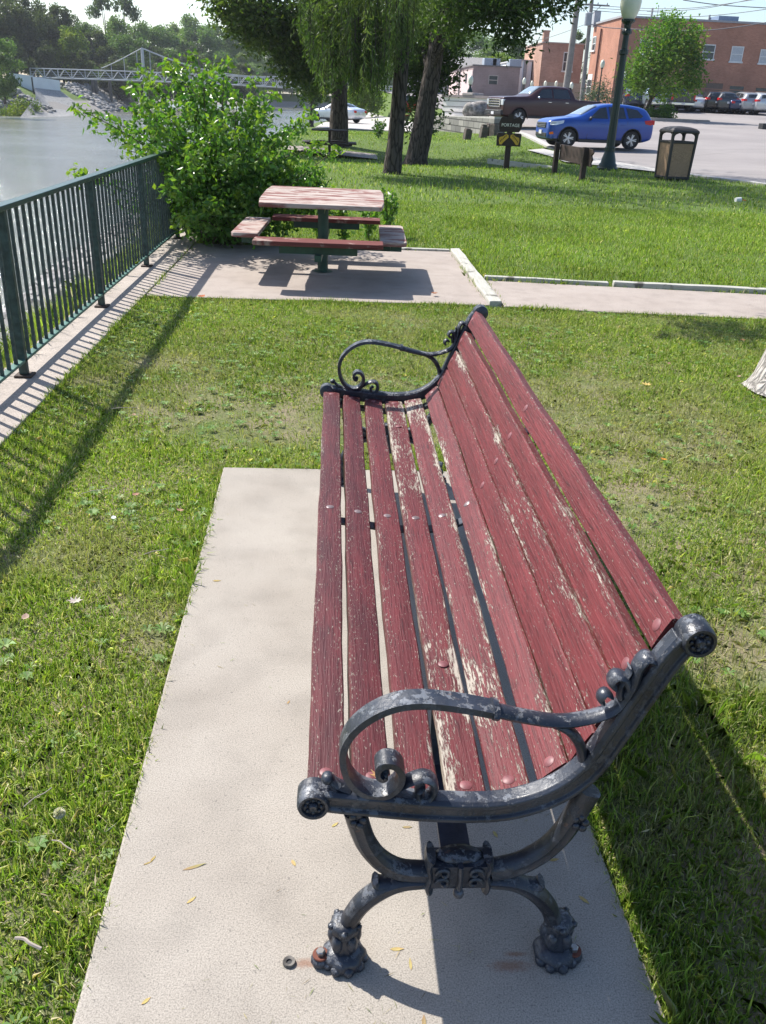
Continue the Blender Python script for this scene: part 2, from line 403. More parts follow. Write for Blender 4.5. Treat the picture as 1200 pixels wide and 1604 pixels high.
# water
s = N('rippled river water'); c = s.coord()
w1 = s.noise(s.mapping(c, (.7, 1.8, 1)), 2.6, 6, .7); w2 = s.noise(s.mapping(c, (.04, .16, 1)), 1, 4, .6)
h = s.math('ADD', s.math('MULTIPLY', w1, .5), s.math('MULTIPLY', w2, .8))
s.bsdf(s.mix(w2, (.13, .13, .10), (.20, .20, .165)), s.ramp(w2, [(.4, .09), (.62, .16)]), 0., s.bump(h, .9, .16), .9)
bm = bmesh.new(); vv = [bm.verts.new(p) for p in ((-300, -4, -2.2), (120, -4, -2.2), (120, 420, -2.2), (-300, 420, -2.2))]; bm.faces.new(vv)
o = fin('river_water', bm, s.m); o['kind'] = 'structure'

# ------------------------------------------------------------------ riprap rocks (stuff)
def rocks(name, P, R, mat):
    V = []; F = []; C = []; b = 0
    ico = bmesh.new(); bmesh.ops.create_icosphere(ico, subdivisions=1, radius=1); iv = np.array([v.co[:] for v in ico.verts]); iff = [[v.index for v in f.verts] for f in ico.faces]; ico.free()
    for p, r in zip(P, R):
        q = iv * (1 + rng.uniform(-.28, .28, (len(iv), 1))) * np.array([rng.uniform(.7, 1.3), rng.uniform(.7, 1.2), rng.uniform(.45, .8)]) * r
        a = rng.uniform(0, 6.28); q = q @ np.array([[math.cos(a), math.sin(a), 0], [-math.sin(a), math.cos(a), 0], [0, 0, 1]])
        V.append(q + np.array(p)); F += [[i + b for i in f] for f in iff]; b += len(iv)
    me = bpy.data.meshes.new(name); me.from_pydata(np.vstack(V).tolist(), [], F); me.update()
    return link(name, me, None, mat)
ROCK = plain('grey broken limestone', (.26, .25, .24), .9, 0, .55, 1.7, .6)
P = []; R = []
for _ in range(2600):
    y = rng.uniform(3, 40); x = float(xtop(y)) - rng.uniform(.75, 4.6); P.append((x, y, gz(x, y) + .02)); R.append(rng.uniform(.10, .28))
tag(rocks('riprap', P, R, ROCK), 'broken grey riprap rocks on the near river bank below the railing', 'rocks', kind='stuff')
P = []; R = []
for _ in range(1900):
    y = rng.uniform(150, 260); xl = float(np.interp(y, [124, 158, 225, 300], [-43.5, -43, -50, -60])); x = xl + rng.uniform(-.5, 7.2); P.append((x, y, gz(x, y) + .05)); R.append(rng.uniform(.25, .6))
for _ in range(500):
    y = rng.uniform(108, 127); xl = float(np.interp(y, [60, 110, 124], [-110, -55, -43.5])); x = xl + rng.uniform(-1, 7); P.append((x, y, gz(x, y) + .05)); R.append(rng.uniform(.25, .55))
tag(rocks('riprap', P, R, ROCK), 'pale riprap rocks on the far bank below the footbridge', 'rocks', kind='stuff')

# ------------------------------------------------------------------ leaves helper
def rot_frames(n, up=.0, droop=0.):
    """random orthonormal frames: (along, side, normal)"""
    a = rng.normal(size=(n, 3)); a[:, 2] = a[:, 2] * (1 - up) - droop; a /= np.linalg.norm(a, axis=1)[:, None]
    r = rng.normal(size=(n, 3)); r[:, 2] *= .5; s_ = np.cross(a, r); s_ /= np.linalg.norm(s_, axis=1)[:, None]
    return a, s_, np.cross(s_, a)
def leaf_quads(P, L, W, droop=.3, fold=.25):
    """kite leaves folded at the midrib; P (n,3), L,W arrays -> (2n,3 or 4,3)"""
    n = len(P); a, s_, nn = rot_frames(n, .2, droop); L = np.broadcast_to(L, (n,))[:, None]; W = np.broadcast_to(W, (n,))[:, None]
    base = P; tip = P + a * L; l = P + a * L * .42 + s_ * W * .5 + nn * W * fold; r = P + a * L * .42 - s_ * W * .5 + nn * W * fold
    return np.stack([np.stack([base, r, tip], 1), np.stack([base, tip, l], 1)], 1).reshape(-1, 3, 3)
def tints(n, cols, wts, jit=.18):
    cols = np.array(cols); k = rng.choice(len(cols), n, p=np.array(wts) / sum(wts))
    c = cols[k] * (1 + rng.normal(0, jit, (n, 1))); c[:, 0] *= 1 + rng.normal(0, .08, n); return np.clip(c, .004, 1)
GR = [(.045, .095, .016), (.07, .14, .022), (.11, .19, .03), (.16, .21, .035)]

def crown(name, parent, lobes, n, L, W, cols, wts, droop=.3, mat=None, shell=.55, jit=.2):
    """lobes: (cx,cy,cz,rx,ry,rz)"""
    lob = np.array(lobes, float); vol = (lob[:, 3] * lob[:, 4] * lob[:, 5]) ** .62 * (lob[:, 6] if lob.shape[1] > 6 else 1); k = rng.choice(len(lob), n, p=vol / vol.sum())
    d = rng.normal(size=(n, 3)); d /= np.linalg.norm(d, axis=1)[:, None]; rr = (shell + (1 - shell) * rng.random(n) ** .6) * (1 + .12 * rng.normal(size=n))
    P = lob[k, :3] + d * rr[:, None] * lob[k, 3:6]
    m = max(8, n // 24); pick = rng.integers(0, m, n); P = P[pick]; k = k[pick]
    P = P + rng.normal(size=(n, 3)) * L * np.array([1.3, 1.3, 1.1 + max(0, droop - .5) * .7])
    tri = leaf_quads(P, L * rng.uniform(.7, 1.3, n), W * rng.uniform(.7, 1.3, n), droop)
    lt = tints(len(lob), cols, wts, .1)[k] * .5 + tints(n, cols, wts, jit) * .5
    me = poly_mesh(name, tri, np.repeat(lt, 2, 0)); return link(name, me, parent, mat or LEAFD)

# ------------------------------------------------------------------ PARK BENCH
Y0, Y1 = 1.18, 3.66           # outer faces of the two cast ends
def sweepxz(bm, path, sec, ym, scale=None, sub=6, cap=True):
    """path (x,z); sec [(n, y)] closed section; ym(y)->world y"""
    P = catmull([(x, 0, z) for x, z in path], sub); n = len(P); rings = []
    for i, p in enumerate(P):
        t = (P[min(i + 1, n - 1)] - P[max(i - 1, 0)]).normalized(); nn = Vector((-t.z, 0, t.x)); k = 1.
        if scale: k = np.interp(i / (n - 1), [a for a, _ in scale], [b for _, b in scale])
        rings.append([bm.verts.new((p.x + nn.x * a * k, ym(b if not isinstance(b, tuple) else b[0] * k), p.z + nn.z * a * k)) for a, b in sec])
    m = len(sec)
    for r0, r1 in zip(rings, rings[1:]):
        for k in range(m): bm.faces.new((r0[k], r0[(k + 1) % m], r1[(k + 1) % m], r1[k]))
    if cap: bm.faces.new(rings[0][::-1]); bm.faces.new(rings[-1])
def ell(ra, ry, yc, n=12, lobes=False):
    out = []
    for k in range(n):
        a = 2 * PI * k / n; r = 1.
        if lobes: r = 1 - .16 * (abs(math.sin(a)) < .3) + .05 * abs(math.sin(2 * a))
        out.append((ra * math.sin(a) * r, yc - ry * math.cos(a) * r))
    return out
bench = empty('park_bench', (.28, 2.42, 0), 0, 'long red slatted park bench with flaking paint and scrolled dark iron ends', 'bench')
def bfin(name, bm, mat, parent, smooth=True, bevel=0):
    o = fin(name, bm, mat, parent, smooth, bevel)
    return o
BO = Vector((.28, 2.42, 0))
def end_frame(ym):
    e = empty('end_frame'); e.parent = bench; e.matrix_parent_inverse = Matrix.Translation(-BO)
    # S-shaped rail with moulded outer face
    rail = [(-.018, .440), (.035, .432), (.10, .424), (.17, .415), (.225, .411), (.273, .409), (.33, .413), (.375, .425), (.42, .447), (.458, .478), (.490, .522), (.517, .585), (.540, .642), (.563, .697), (.585, .750), (.608, .790)]
    sec = [(.020, .004), (.026, .012), (.026, .040), (.018, .048), (-.018, .048), (-.026, .040), (-.026, .012), (-.020, .004), (-.013, .004), (-.009, .011), (.008, .011), (.012, .004)]
    bm = bmesh.new(); sweepxz(bm, rail, sec, ym, [(0, .9), (.15, 1.), (1, .86)], 6)
    r = fin('rail', bm, IRON, e, False, .002)
    # ledge under the slats
    bm = bmesh.new(); led = [(.0, .396), (.09, .383), (.18, .370), (.27, .364), (.35, .372), (.415, .395), (.475, .442), (.512, .508), (.546, .59), (.580, .674), (.610, .745)]
    sweepxz(bm, led, [(.006, .048), (.006, .095), (-.008, .095), (-.008, .048)], ym, None, 5); fin('slat_ledge', bm, IRON, e)
    for (cx, cz, rr) in ((-.022, .436, .030), (.624, .797, .030)):
        bm = bmesh.new()
        M = Matrix.Translation((cx, 0, cz))
        prof = [(.0, -.004), (.006, -.006), (.009, -.002), (.010, .003), (.020, .003), (.022, -.003), (.027, -.004), (rr, .002), (rr * 1.02, .02), (rr, .045), (.02, .052), (0.001, .052)]
        rings = []
        for r_, y in prof:
            rings.append([bm.verts.new((cx + r_ * math.cos(2 * PI * k / 24), ym(y), cz + r_ * math.sin(2 * PI * k / 24))) for k in range(24)])
        for r0, r1 in zip(rings, rings[1:]):
            for k in range(24): bm.faces.new((r0[k], r0[(k + 1) % 24], r1[(k + 1) % 24], r1[k]))
        for k in range(8):
            a = 2 * PI * k / 8; ball(bm, (cx + .0145 * math.cos(a), ym(.002), cz + .0145 * math.sin(a)), .0045, (1, 1, 1), 1)
        bfin('rosette', bm, IRON, e)
    # armrest: flat strap, curl, tapering rod, branch, volutes
    arm = [(.296, .637), (.238, .650), (.178, .6585), (.133, .656), (.098, .643), (.065, .619), (.041, .588), (.030, .555), (.031, .522), (.042, .487), (.062, .462), (.090, .450), (.116, .455), (.134, .476), (.137, .502), (.124, .522), (.106, .525), (.094, .514), (.094, .499), (.103, .491), (.109, .496)]
    bm = bmesh.new()
    sec = [(-.006, .006), (.006, .004), (.0085, .012), (.0085, .042), (.006, .050), (-.006, .048)]
    sweepxz(bm, arm, sec, ym, [(0, .95), (.5, 1.), (.7, .95), (1, .7)], 6)
    sweepxz(bm, [(.300, .636), (.290, .638)], ell(.014, .028, .027, 10), ym, None, 2)
    sweepxz(bm, [(.292, .636), (.347, .622), (.409, .611), (.455, .616), (.499, .632), (.519, .653), (.527, .681), (.517, .706), (.501, .711), (.494, .698), (.502, .688)], ell(.010, .018, .027, 10), ym, [(0, 1.1), (.4, .85), (.8, .8), (1, .5)], 6)
    sweepxz(bm, [(.375, .617), (.412, .604), (.440, .585), (.461, .553), (.472, .515), (.478, .492)], ell(.010, .015, .027, 10), ym, [(0, .7), (.5, 1.), (.85, 1.), (1, 1.5)], 5)
    sweepxz(bm, [(.115, .446), (.135, .462), (.155, .476), (.178, .484), (.196, .474), (.200, .450), (.188, .434), (.173, .439), (.170, .453), (.178, .460)], ell(.007, .019, .027, 10), ym, [(0, .5), (.4, 1.2), (1, .8)], 5)
    sweepxz(bm, [(.525, .672), (.533, .700), (.537, .733), (.548, .751), (.564, .742), (.564, .727), (.556, .722)], ell(.008, .020, .026, 10), ym, [(0, 1.3), (.5, 1.1), (1, .7)], 5)
    sweepxz(bm, [(.516, .665), (.512, .690), (.524, .722), (.521, .732)], ell(.006, .012, .026, 8), ym, [(0, 1.3), (1, .3)], 4)
    sweepxz(bm, [(.486, .655), (.480, .664), (.488, .676), (.500, .668)], ell(.006, .014, .026, 8), ym, [(0, .8), (.5, 1.4), (1, .6)], 4)
    sweepxz(bm, [(.045, .455), (.022, .466), (.008, .478)], ell(.007, .016, .027, 8), ym, [(0, .6), (1, 1.)], 4)
    ball(bm, (.003, ym(.027), .480), .012, (1, 1.3, .9), 2)
    ball(bm, (.178, ym(.027), .459), .006, (1, 2.6, 1), 2); ball(bm, (.107, ym(.027), .497), .008, (1, 2.6, 1), 2); ball(bm, (.558, ym(.027), .726), .006, (1, 2.6, 1), 2); ball(bm, (.500, ym(.027), .690), .006, (1, 2.6, 1), 2)
    bfin('armrest', bm, IRON, e)
    # four arched legs meeting in the hub
    twin = ell(.019, .021, .026, 16, True)
    for pth, nm in (([(.055, .402), (.064, .365), (.080, .317), (.108, .275), (.147, .248), (.200, .242)], 'brace'), ([(.325, .244), (.381, .262), (.425, .297), (.455, .342), (.474, .392), (.492, .450)], 'brace')):
        bm = bmesh.new(); sweepxz(bm, pth, twin, ym, [(0, 1.15), (.5, 1.0), (1, 1.0 if pth[0][0] < .1 else 1.2)], 6)
        q = pth[0] if pth[0][0] < .1 else pth[-2]
        for a in range(5): ball(bm, (q[0] + .01 * math.cos(a * 1.3) + .005, ym(.006 + .004 * math.sin(a)), q[1] - .006 + .011 * math.sin(a * 1.3)), .008, (1, .8, 1), 2)
        bfin(nm, bm, IRON, e)
    for pth, foot in (([(.215, .222), (.154, .216), (.111, .194), (.076, .158), (.054, .112), (.044, .062), (.043, .03)], .043), ([(.312, .220), (.372, .212), (.418, .184), (.453, .140), (.471, .090), (.480, .05), (.482, .03)], .482)):
        bm = bmesh.new(); sweepxz(bm, pth, twin, ym, [(0, .65), (.35, .95), (1, .98)], 6)
        knee = pth[2]; sgn = -1 if foot < .2 else 1
        sweepxz(bm, [(knee[0] - sgn * .05, knee[1] + .022), (knee[0] - sgn * .02, knee[1] + .022), (knee[0] + sgn * .006, knee[1] + .020), (knee[0] + sgn * .012, knee[1] + .03)], ell(.010, .018, .026, 8), ym, [(0, .6), (.7, 1.2), (1, .7)], 4)
        # leafy ankle cuff
        lathe(bm, [(.020, .022), (.027, .032), (.030, .046), (.028, .062), (.0245, .074), (.030, .086), (.0325, .098), (.027, .106), (.019, .109)], 20, Matrix.Translation((foot, ym(.026), 0)), 0, .10)
        for k in range(5):
            a = 2 * PI * k / 5 + .3
            ball(bm, (foot + .024 * math.cos(a), ym(.026 + .024 * math.sin(a)), .060), .0125, (1, 1, 1.7), 2); ball(bm, (foot + .029 * math.cos(a + .6), ym(.026 + .029 * math.sin(a + .6)), .100), .008, (1, 1, 1), 1)
        l = bfin('leg', bm, IRON, e)
        # claw foot
        bm = bmesh.new()
        vs = ball(bm, (foot, ym(.022), .012), 1., (.046, .044, .026), 3)
        for v in vs:
            a = math.atan2(v.co.y - ym(.022), v.co.x - foot); r = .88 + .16 * abs(math.cos(a * 3.5)); v.co.x = foot + (v.co.x - foot) * r; v.co.y = ym(.022) + (v.co.y - ym(.022)) * r; v.co.z = max(v.co.z, 0.0)
        for a in (-2.6, -2.0, -1.35, -.7, -.1): 
            sgy = -1 if ym(1) > ym(0) else 1
            ball(bm, (foot + .038 * math.cos(a), ym(.022) - sgy * .038 * math.sin(a), .008), .0125, (1, 1, .9), 2)
        bx = foot + (-.048 if foot < .2 else .036)
        ball(bm, (bx, ym(.014), .009), .021, (1, 1, .75), 2)
        f = bfin('foot', bm, IRON, e)
        if foot < .2 or True:
            bm = bmesh.new(); M = Matrix.Translation((bx, ym(.014), .022))
            lathe(bm, [(.0165, 0), (.0165, .003), (.0155, .004)], 20, M, 1); lathe(bm, [(.0095, .004), (.0095, .012), (.007, .014)], 6, M)
            fin('anchor_bolt', bm, [plain('bright bolt steel', (.30, .29, .28), .35, .8), plain('rusty washer', (.12, .035, .02), .8)], e)
    # decorated hub
    bm = bmesh.new()
    def bx_(x0, x1, y0, y1, z0, z1): 
        a, b = sorted((ym(y0), ym(y1))); box(bm, x0, x1, a, b, z0, z1)
    bx_(.202, .318, .002, .052, .222, .278); 
    for x in (.205, .315):
        sweepxz(bm, [(x, .207), (x + (.004 if x > .26 else -.004), .225), (x, .25), (x + (.004 if x > .26 else -.004), .275), (x, .292)], ell(.009, .030, .026, 10), ym, [(0, 1.1), (.5, .85), (1, 1.1)], 4)
    for sx in (-1, 1):
        for zc, rr in ((.238, .016), (.262, .016)):
            pts = [(.26 + sx * (.030 + rr * (1 - t / 9) * math.cos(t * .75)), zc + rr * (1 - t / 9) * math.sin(t * .75)) for t in range(9)]
            sweepxz(bm, pts, ell(.004, .005, .0, 6), ym, None, 2)
    sweepxz(bm, [(.26, .285), (.262, .25), (.26, .215)], ell(.006, .010, .0, 8), ym, None, 3)
    ball(bm, (.26, ym(-.004), .216), .011, (1, 1, 1), 2); ball(bm, (.26, ym(.03), .283), .030, (1.6, .8, .4), 2)
    fin('hub', bm, IRON, e, False, .003)
    return e
end_frame(lambda y: Y0 + y); end_frame(lambda y: Y1 - y)

# ten slats
SL = [(.000, .440, 2), (.088, .425, 9), (.181, .412, 5), (.271, .406, 0), (.3545, .416, -12), (.430, .458, -44), (.474, .524, -64), (.509, .605, -66), (.543, .689, -68), (.582, .778, -66)]
wear = [.15, .1, .38, .70, .60, .42, .22, .42, .32, .12]
MIDB = 2.44
BOLTC = [plain('bolt head painted red', (.17, .055, .06), .5, 0, .3, 60), plain('bare bolt head', (.20, .15, .15), .35, .3, .3, 60)]
for i, (cx, cz, ang) in enumerate(SL):
    a = math.radians(-ang if ang > 0 else -ang); a = math.radians(-ang)
    tx, tz = math.cos(a), math.sin(a)                      # along slat width
    if ang >= 0: tx, tz = math.cos(math.radians(ang)), -math.sin(math.radians(ang))
    nx_, nz_ = -tz, tx
    w = [.0355, .0370, .0375, .0380, .0380, .0360, .0410, .0410, .0385, .0360][i]; th = .033
    bm = bmesh.new(); ysn = 26; ya, yb = Y0 + .058 + (.004 * (i % 3)), Y1 - .058 - (.003 * (i % 2))
    prof = [(-w, -.004), (-w + .0035, 0), (-w * .33, .0012), (w * .33, .0012), (w - .0035, 0), (w, -.004), (w, -th + .003), (w - .003, -th), (-w + .003, -th), (-w, -th + .003)]
    ed_ = [1, 1, 0, 0, 1, 1, .5, 0, 0, .5]
    lay = bm.verts.layers.float.new('edge'); rings = []
    for j in range(ysn):
        y = ya + (yb - ya) * j / (ysn - 1); wob = .0012 * math.sin(j * .9 + i * 2) + .0008 * math.sin(j * 2.3 + i)
        bow = -.003 * math.sin(PI * ((y - ya) / (MIDB - ya))) if y < MIDB else -.003 * math.sin(PI * ((y - MIDB) / (yb - MIDB)))
        ring = []
        for q, (p, h) in enumerate(prof):
            p += wob * (1 if abs(p) > .02 else 0); hh = h + bow
            v = bm.verts.new((cx + tx * p + nx_ * hh, y, cz + tz * p + nz_ * hh)); v[lay] = ed_[q]; ring.append(v)
        rings.append(ring)
    m = len(prof)
    for r0, r1 in zip(rings, rings[1:]):
        for k in range(m): bm.faces.new((r0[k], r0[(k + 1) % m], r1[(k + 1) % m], r1[k]))
    bm.faces.new(rings[0]); bm.faces.new(rings[-1][::-1])
    s_ = fin('backrest_slat' if i > 5 else 'seat_slat', bm, WOOD, bench, False); s_['wear'] = wear[i]; s_['grime'] = [.85, .75, .4, .35, .2, .1, .05, .0, .0, .0][i]
    s_.matrix_parent_inverse = Matrix.Translation(-BO)
    if i == 3: s_['label'] = 'fourth seat slat, most worn to bare grey wood'
    if i == 9: s_['label'] = 'topmost back slat with pale chipped upper edge'
    bl = [ya + .026, MIDB, yb - .026] + ([1.66, 3.28] if i == 3 else [])
    for q, y in enumerate(bl):
        bm = bmesh.new(); zax = Vector((nx_, 0, nz_)); R = zax.to_track_quat('Z', 'Y').to_matrix().to_4x4()
        lathe(bm, [(.0125, -.001), (.0122, .0006), (.009, .0022), (.004, .003), (.0005, .0032)], 16, Matrix.Translation((cx + nx_ * .0012, y, cz + nz_ * .0012)) @ R)
        b = fin('bolt', bm, BOLTC[1 if (q == 1 and i < 6) else 0], s_, True)
# middle strap, long stretcher and curved stays
DARK = plain('dark blue strap steel', (.022, .032, .055), .5, .1, .4, 15, .2)
bm = bmesh.new()
led = [(-.03, .398), (.0, .397), (.09, .384), (.18, .371), (.27, .365), (.35, .373), (.415, .395), (.475, .442), (.512, .508), (.546, .59), (.580, .674), (.614, .757)]
sweepxz(bm, led, [(.004, -.02), (.004, .02), (-.004, .02), (-.004, -.02)], lambda y: MIDB + y, None, 5)
o = fin('centre_strap', bm, DARK, bench); o.matrix_parent_inverse = Matrix.Translation(-BO)
for ym_ in (lambda y: Y0 + y, lambda y: Y1 - y):
    bm = bmesh.new(); P_ = [(.05, .245), (.24, .245), (.30, .262), (.335, .31), (.35, .375), (.40, .38)]; rr = []
    for (yy, zz), (dy, dz) in zip(P_, ((0, .005), (0, .005), (-.003, .005), (-.005, .002), (-.004, .003), (0, .005))):
        rr.append([bm.verts.new((x, ym_(yy + sg * dy), zz + sg * dz)) for x, sg in ((.232, 1), (.292, 1), (.292, -1), (.232, -1))])
    for r0, r1 in zip(rr, rr[1:]):
        for k in range(4): bm.faces.new((r0[k], r0[(k + 1) % 4], r1[(k + 1) % 4], r1[k]))
    bm.faces.new(rr[0]); bm.faces.new(rr[-1]); o = fin('bracket', bm, DARK, bench); o.matrix_parent_inverse = Matrix.Translation(-BO)


# anchor ring in the pad
bm = bmesh.new(); lathe(bm, [(.006, .001), (.006, .004), (.012, .006), (.0135, .002), (.0135, 0)], 18, cap=False); 
bm2 = None
o = fin('anchor_sleeve', bm, plain('dull anchor metal', (.12, .11, .10), .7, .4, .4, 80)); o.location = onz(453, 1508, .001); tag(o, 'small empty metal anchor sleeve in the concrete left of the near bench foot', 'anchor')
bm = bmesh.new(); lathe(bm, [(.0001, .0012), (.006, .0012)], 14, cap=False); o2 = fin('hole', bm, BLACKM, o)

# ------------------------------------------------------------------ river railing
fence = empty('railing', (-1.85, 7, 0), 0, 'green grey steel bar railing standing on the river kerb', 'railing')
FO = Matrix.Translation((1.85, -7, 0)); FX = -1.845
def ff(name, bm, mat, **k):
    o = fin(name, bm, mat, fence, **k); o.matrix_parent_inverse = FO; return o
posts = [1.41, 3.27, 5.13, 7.03, 8.84, 10.70, 12.56]
bm = bmesh.new(); box(bm, FX - .035, FX + .035, posts[0] - .03, posts[-1] + .03, .955, .985); ff('top_rail', bm, RAILM, bevel=.004)
bm = bmesh.new(); box(bm, FX - .022, FX + .022, posts[0], posts[-1], .095, .112); ff('bottom_rail', bm, plain('brighter green channel', (.045, .13, .10), .5, 0, .3, 10), bevel=.002)  # bottom rail in a brighter green than the top rail
for p in posts:
    bm = bmesh.new(); box(bm, FX - .026, FX + .022, p - .022, p + .022, .02, .955); o = ff('post', bm, FPOST, bevel=.004)
    bm = bmesh.new(); box(bm, FX - .05, FX + .05, p - .05, p + .05, .004, .018); b = fin('base_plate', bm, plain('rusty dark base', (.05, .03, .022), .8, 0, .5, 30), o, False, .003)
for a, b in zip(posts, posts[1:]):
    for k in range(1, 16):
        y = a + (b - a) * k / 16
        bm = bmesh.new(); box(bm, FX - .009, FX + .009, y - .0095, y + .0095, .112, .955, Matrix.Translation((random.uniform(-.001, .001), 0, 0))); ff('baluster', bm, FENCEM)

# ------------------------------------------------------------------ picnic table
table = empty('picnic_table', (-.11, 8.86, 0), math.radians(-2), 'red plank pedestal picnic table with four side benches on the concrete slab', 'picnic table')
tiltM = Matrix.Rotation(math.radians(2.0), 4, 'X')
for k in range(4):
    bm = bmesh.new(); y0 = -.59 + k * .297; box(bm, -.585, .585, y0, y0 + .285, -.04, 0)
    for v in bm.verts:
        if abs(v.co.x) > .58 and ((k == 0 and v.co.y < -.58) or (k == 3 and v.co.y > .57)): v.co.x *= .955
    bmesh.ops.transform(bm, matrix=Matrix.Translation((0, .02, .722)) @ tiltM, verts=bm.verts); fin('table_plank', bm, TABW, table, False, .006)
bm = bmesh.new(); box(bm, -.45, .45, -.03, .03, -.10, -.045, Matrix.Translation((0, .02, .722)) @ tiltM); box(bm, -.03, .03, -.45, .45, -.10, -.045, Matrix.Translation((0, .02, .719)) @ tiltM); fin('top_frame', bm, GREENM, table)
bm = bmesh.new(); lathe(bm, [(.10, 0), (.10, .01), (.052, .012), (.052, .64)], 20); fin('pedestal', bm, GREENM, table, True)
bm = bmesh.new(); ball(bm, (0, 0, -.01), .19, (1.2, 1, .12), 2); fin('footing', bm, CURBM, table, True)
for k, (ang, dist, z, ln) in enumerate(((-90, .845, .425, 1.16), (90, .80, .43, 1.14), (180, .70, .43, 1.15), (0, .68, .40, 1.20))):
    R = Matrix.Rotation(math.radians(ang), 4, 'Z')
    bm = bmesh.new(); prism(bm, [(-.125, -ln / 2), (.10, -ln / 2), (.125, -ln / 2 + .05), (.125, ln / 2 - .05), (.10, ln / 2), (-.125, ln / 2)], R @ Matrix.Translation((dist, 0, z)), -.04, 0)
    b = fin('bench_seat', bm, TABW if k >= 2 else TABR, table, False, .006)
    bm = bmesh.new(); box(bm, .04, dist + .1, -.03, .03, z - .17, z - .115, R); box(bm, dist - .02, dist + .04, -.35, .35, z - .115, z - .045, R); fin('support_arm', bm, GREENM, table)

# ------------------------------------------------------------------ timbers
def timber(p, q, w, h, label, z=0.):
    p, q = Vector(p), Vector(q); L = (q - p).length; bm = bmesh.new(); n = max(2, int(L / .25))
    for i in range(n): pass
    box(bm, 0, L, -w / 2, w / 2, -.12, h); bmesh.ops.subdivide_edges(bm, edges=[e for e in bm.edges if abs((e.verts[0].co - e.verts[1].co).x) > L * .9], cuts=n)
    for v in bm.verts: v.co.y += random.uniform(-.006, .006); v.co.z += random.uniform(-.004, .004) if v.co.z > 0 else 0
    o = fin('edging_timber', bm, TIMB, None, False, .008); o.location = (p.x, p.y, z); o.rotation_euler = (0, 0, math.atan2(q.y - p.y, q.x - p.x)); return tag(o, label, 'timber', 'weathered edging timbers')
timber((1.43, 7.58), (1.43, 10.50), .115, .03, 'whitish wide edging timber along the right side of the picnic slab')
timber((.62, 10.47), (1.365, 10.49), .09, .02, 'short whitish edging timber behind the right picnic bench')
timber((1.52, 8.80), (2.75, 8.66), .07, .03, 'thin edging timber beside the sidewalk, nearest the slab corner')
timber((2.80, 8.66), (5.2, 8.46), .08, .04, 'long thin edging timber along the lawn side of the sidewalk')
timber((5.25, 8.45), (7.8, 8.25), .08, .04, 'edging timber at the right edge of the photo beside the sidewalk')
for a, b, l in (((724, 262), (762, 256), 'low pale edging left of the brown sign post'), ((764, 256), (866, 263), 'low pale edging behind the brown sign post')):
    A, B = onz(*a, -.15), onz(*b, -.05); timber((A.x, A.y), (B.x, B.y), .07, .03, l, max(gz(A.x, A.y), gz(B.x, B.y)) + .02)

# ------------------------------------------------------------------ grass
def inside(P, poly, pad=0.):
    x, y = P[:, 0], P[:, 1]; c = np.zeros(len(P), bool); n = len(poly)
    for i in range(n):
        x1, y1 = poly[i]; x2, y2 = poly[(i + 1) % n]
        with np.errstate(divide='ignore', invalid='ignore'):
            c ^= ((y1 > y) != (y2 > y)) & (x < (x2 - x1) * (y - y1) / (y2 - y1 + 1e-12) + x1)
    return c
def vnoise(x, y, s, seed):
    r = np.random.default_rng(seed); g = r.random((64, 64)); xx = x * s; yy = y * s; xi = np.floor(xx).astype(int); yi = np.floor(yy).astype(int); fx = sm(xx - xi); fy = sm(yy - yi)
    G = lambda a, b: g[a % 64, b % 64]
    return (G(xi, yi) * (1 - fx) + G(xi + 1, yi) * fx) * (1 - fy) + (G(xi, yi + 1) * (1 - fx) + G(xi + 1, yi + 1) * fx) * fy
def lawn_pts(n, y0, y1, p=1.):
    """random points on the lawn inside the seen wedge, with a generous margin"""
    d = (y0 ** p + (y1 ** p - y0 ** p) * rng.random(n)) ** (1 / p)
    t = rng.uniform(-.60, .64, n); x = np.where(True, d * t, 0) + rng.uniform(-.8, .8, n) + .07 * d; P = np.stack([x, d], 1)
    sh = lambda poly, m: [(a + (m if a > np.mean([q[0] for q in poly]) else -m) * -1, b + (m if b > np.mean([q[1] for q in poly]) else -m) * -1) for a, b in poly]
    bad = inside(P, sh(PAD, .012)) | inside(P, sh(SLAB, .03)) | inside(P, sh(WALK, .03)) | ((P[:, 0] < -1.63) & (P[:, 0] > -2.03) & (P[:, 1] < 12.7))
    bad |= (P[:, 0] > 1.37) & (P[:, 0] < 1.49) & (P[:, 1] > 7.55) & (P[:, 1] < 10.5)
    bad |= inside(P, PATH) | (P[:, 0] > xwall(P[:, 1]) + .02) | (P[:, 0] < xtop(P[:, 1]) - .7) | (P[:, 1] > 58)
    return P[~bad]
def blades(P, hmin, hmax, width, lean, cols, wts):
    n = len(P); z = ground(P[:, 0], P[:, 1]); B = np.stack([P[:, 0], P[:, 1], z], 1)
    a = rng.uniform(0, 2 * PI, n); side = np.stack([np.cos(a), np.sin(a), 0 * a], 1); b = rng.uniform(0, 2 * PI, n)
    H = rng.uniform(hmin, hmax, n); ln = np.abs(rng.normal(0, lean, n)); 
    d1 = np.stack([np.cos(b) * np.sin(ln * .6), np.sin(b) * np.sin(ln * .6), np.cos(ln * .6)], 1); l2 = np.minimum(ln * 1.9, 1.9)
    d2 = np.stack([np.cos(b) * np.sin(l2), np.sin(b) * np.sin(l2), np.cos(l2)], 1)
    H = H * (.5 + 1.0 * vnoise(P[:, 0] + 40, P[:, 1] + 40, 5.5 if hmax < .05 else 2.2, 21))
    w = (width * rng.uniform(.6, 1.3, n))[:, None] * side; m = B + d1 * (H * .5)[:, None]; t = m + d2 * (H * .55)[:, None]
    q = np.stack([B - w, B + w, m + w * .8, t, m - w * .8], 1)
    return q, tints(n, cols, wts, .22)
GC = [(.135, .21, .028), (.21, .30, .045), (.30, .375, .075), (.40, .42, .15), (.55, .49, .31)]
Q = []; C = []
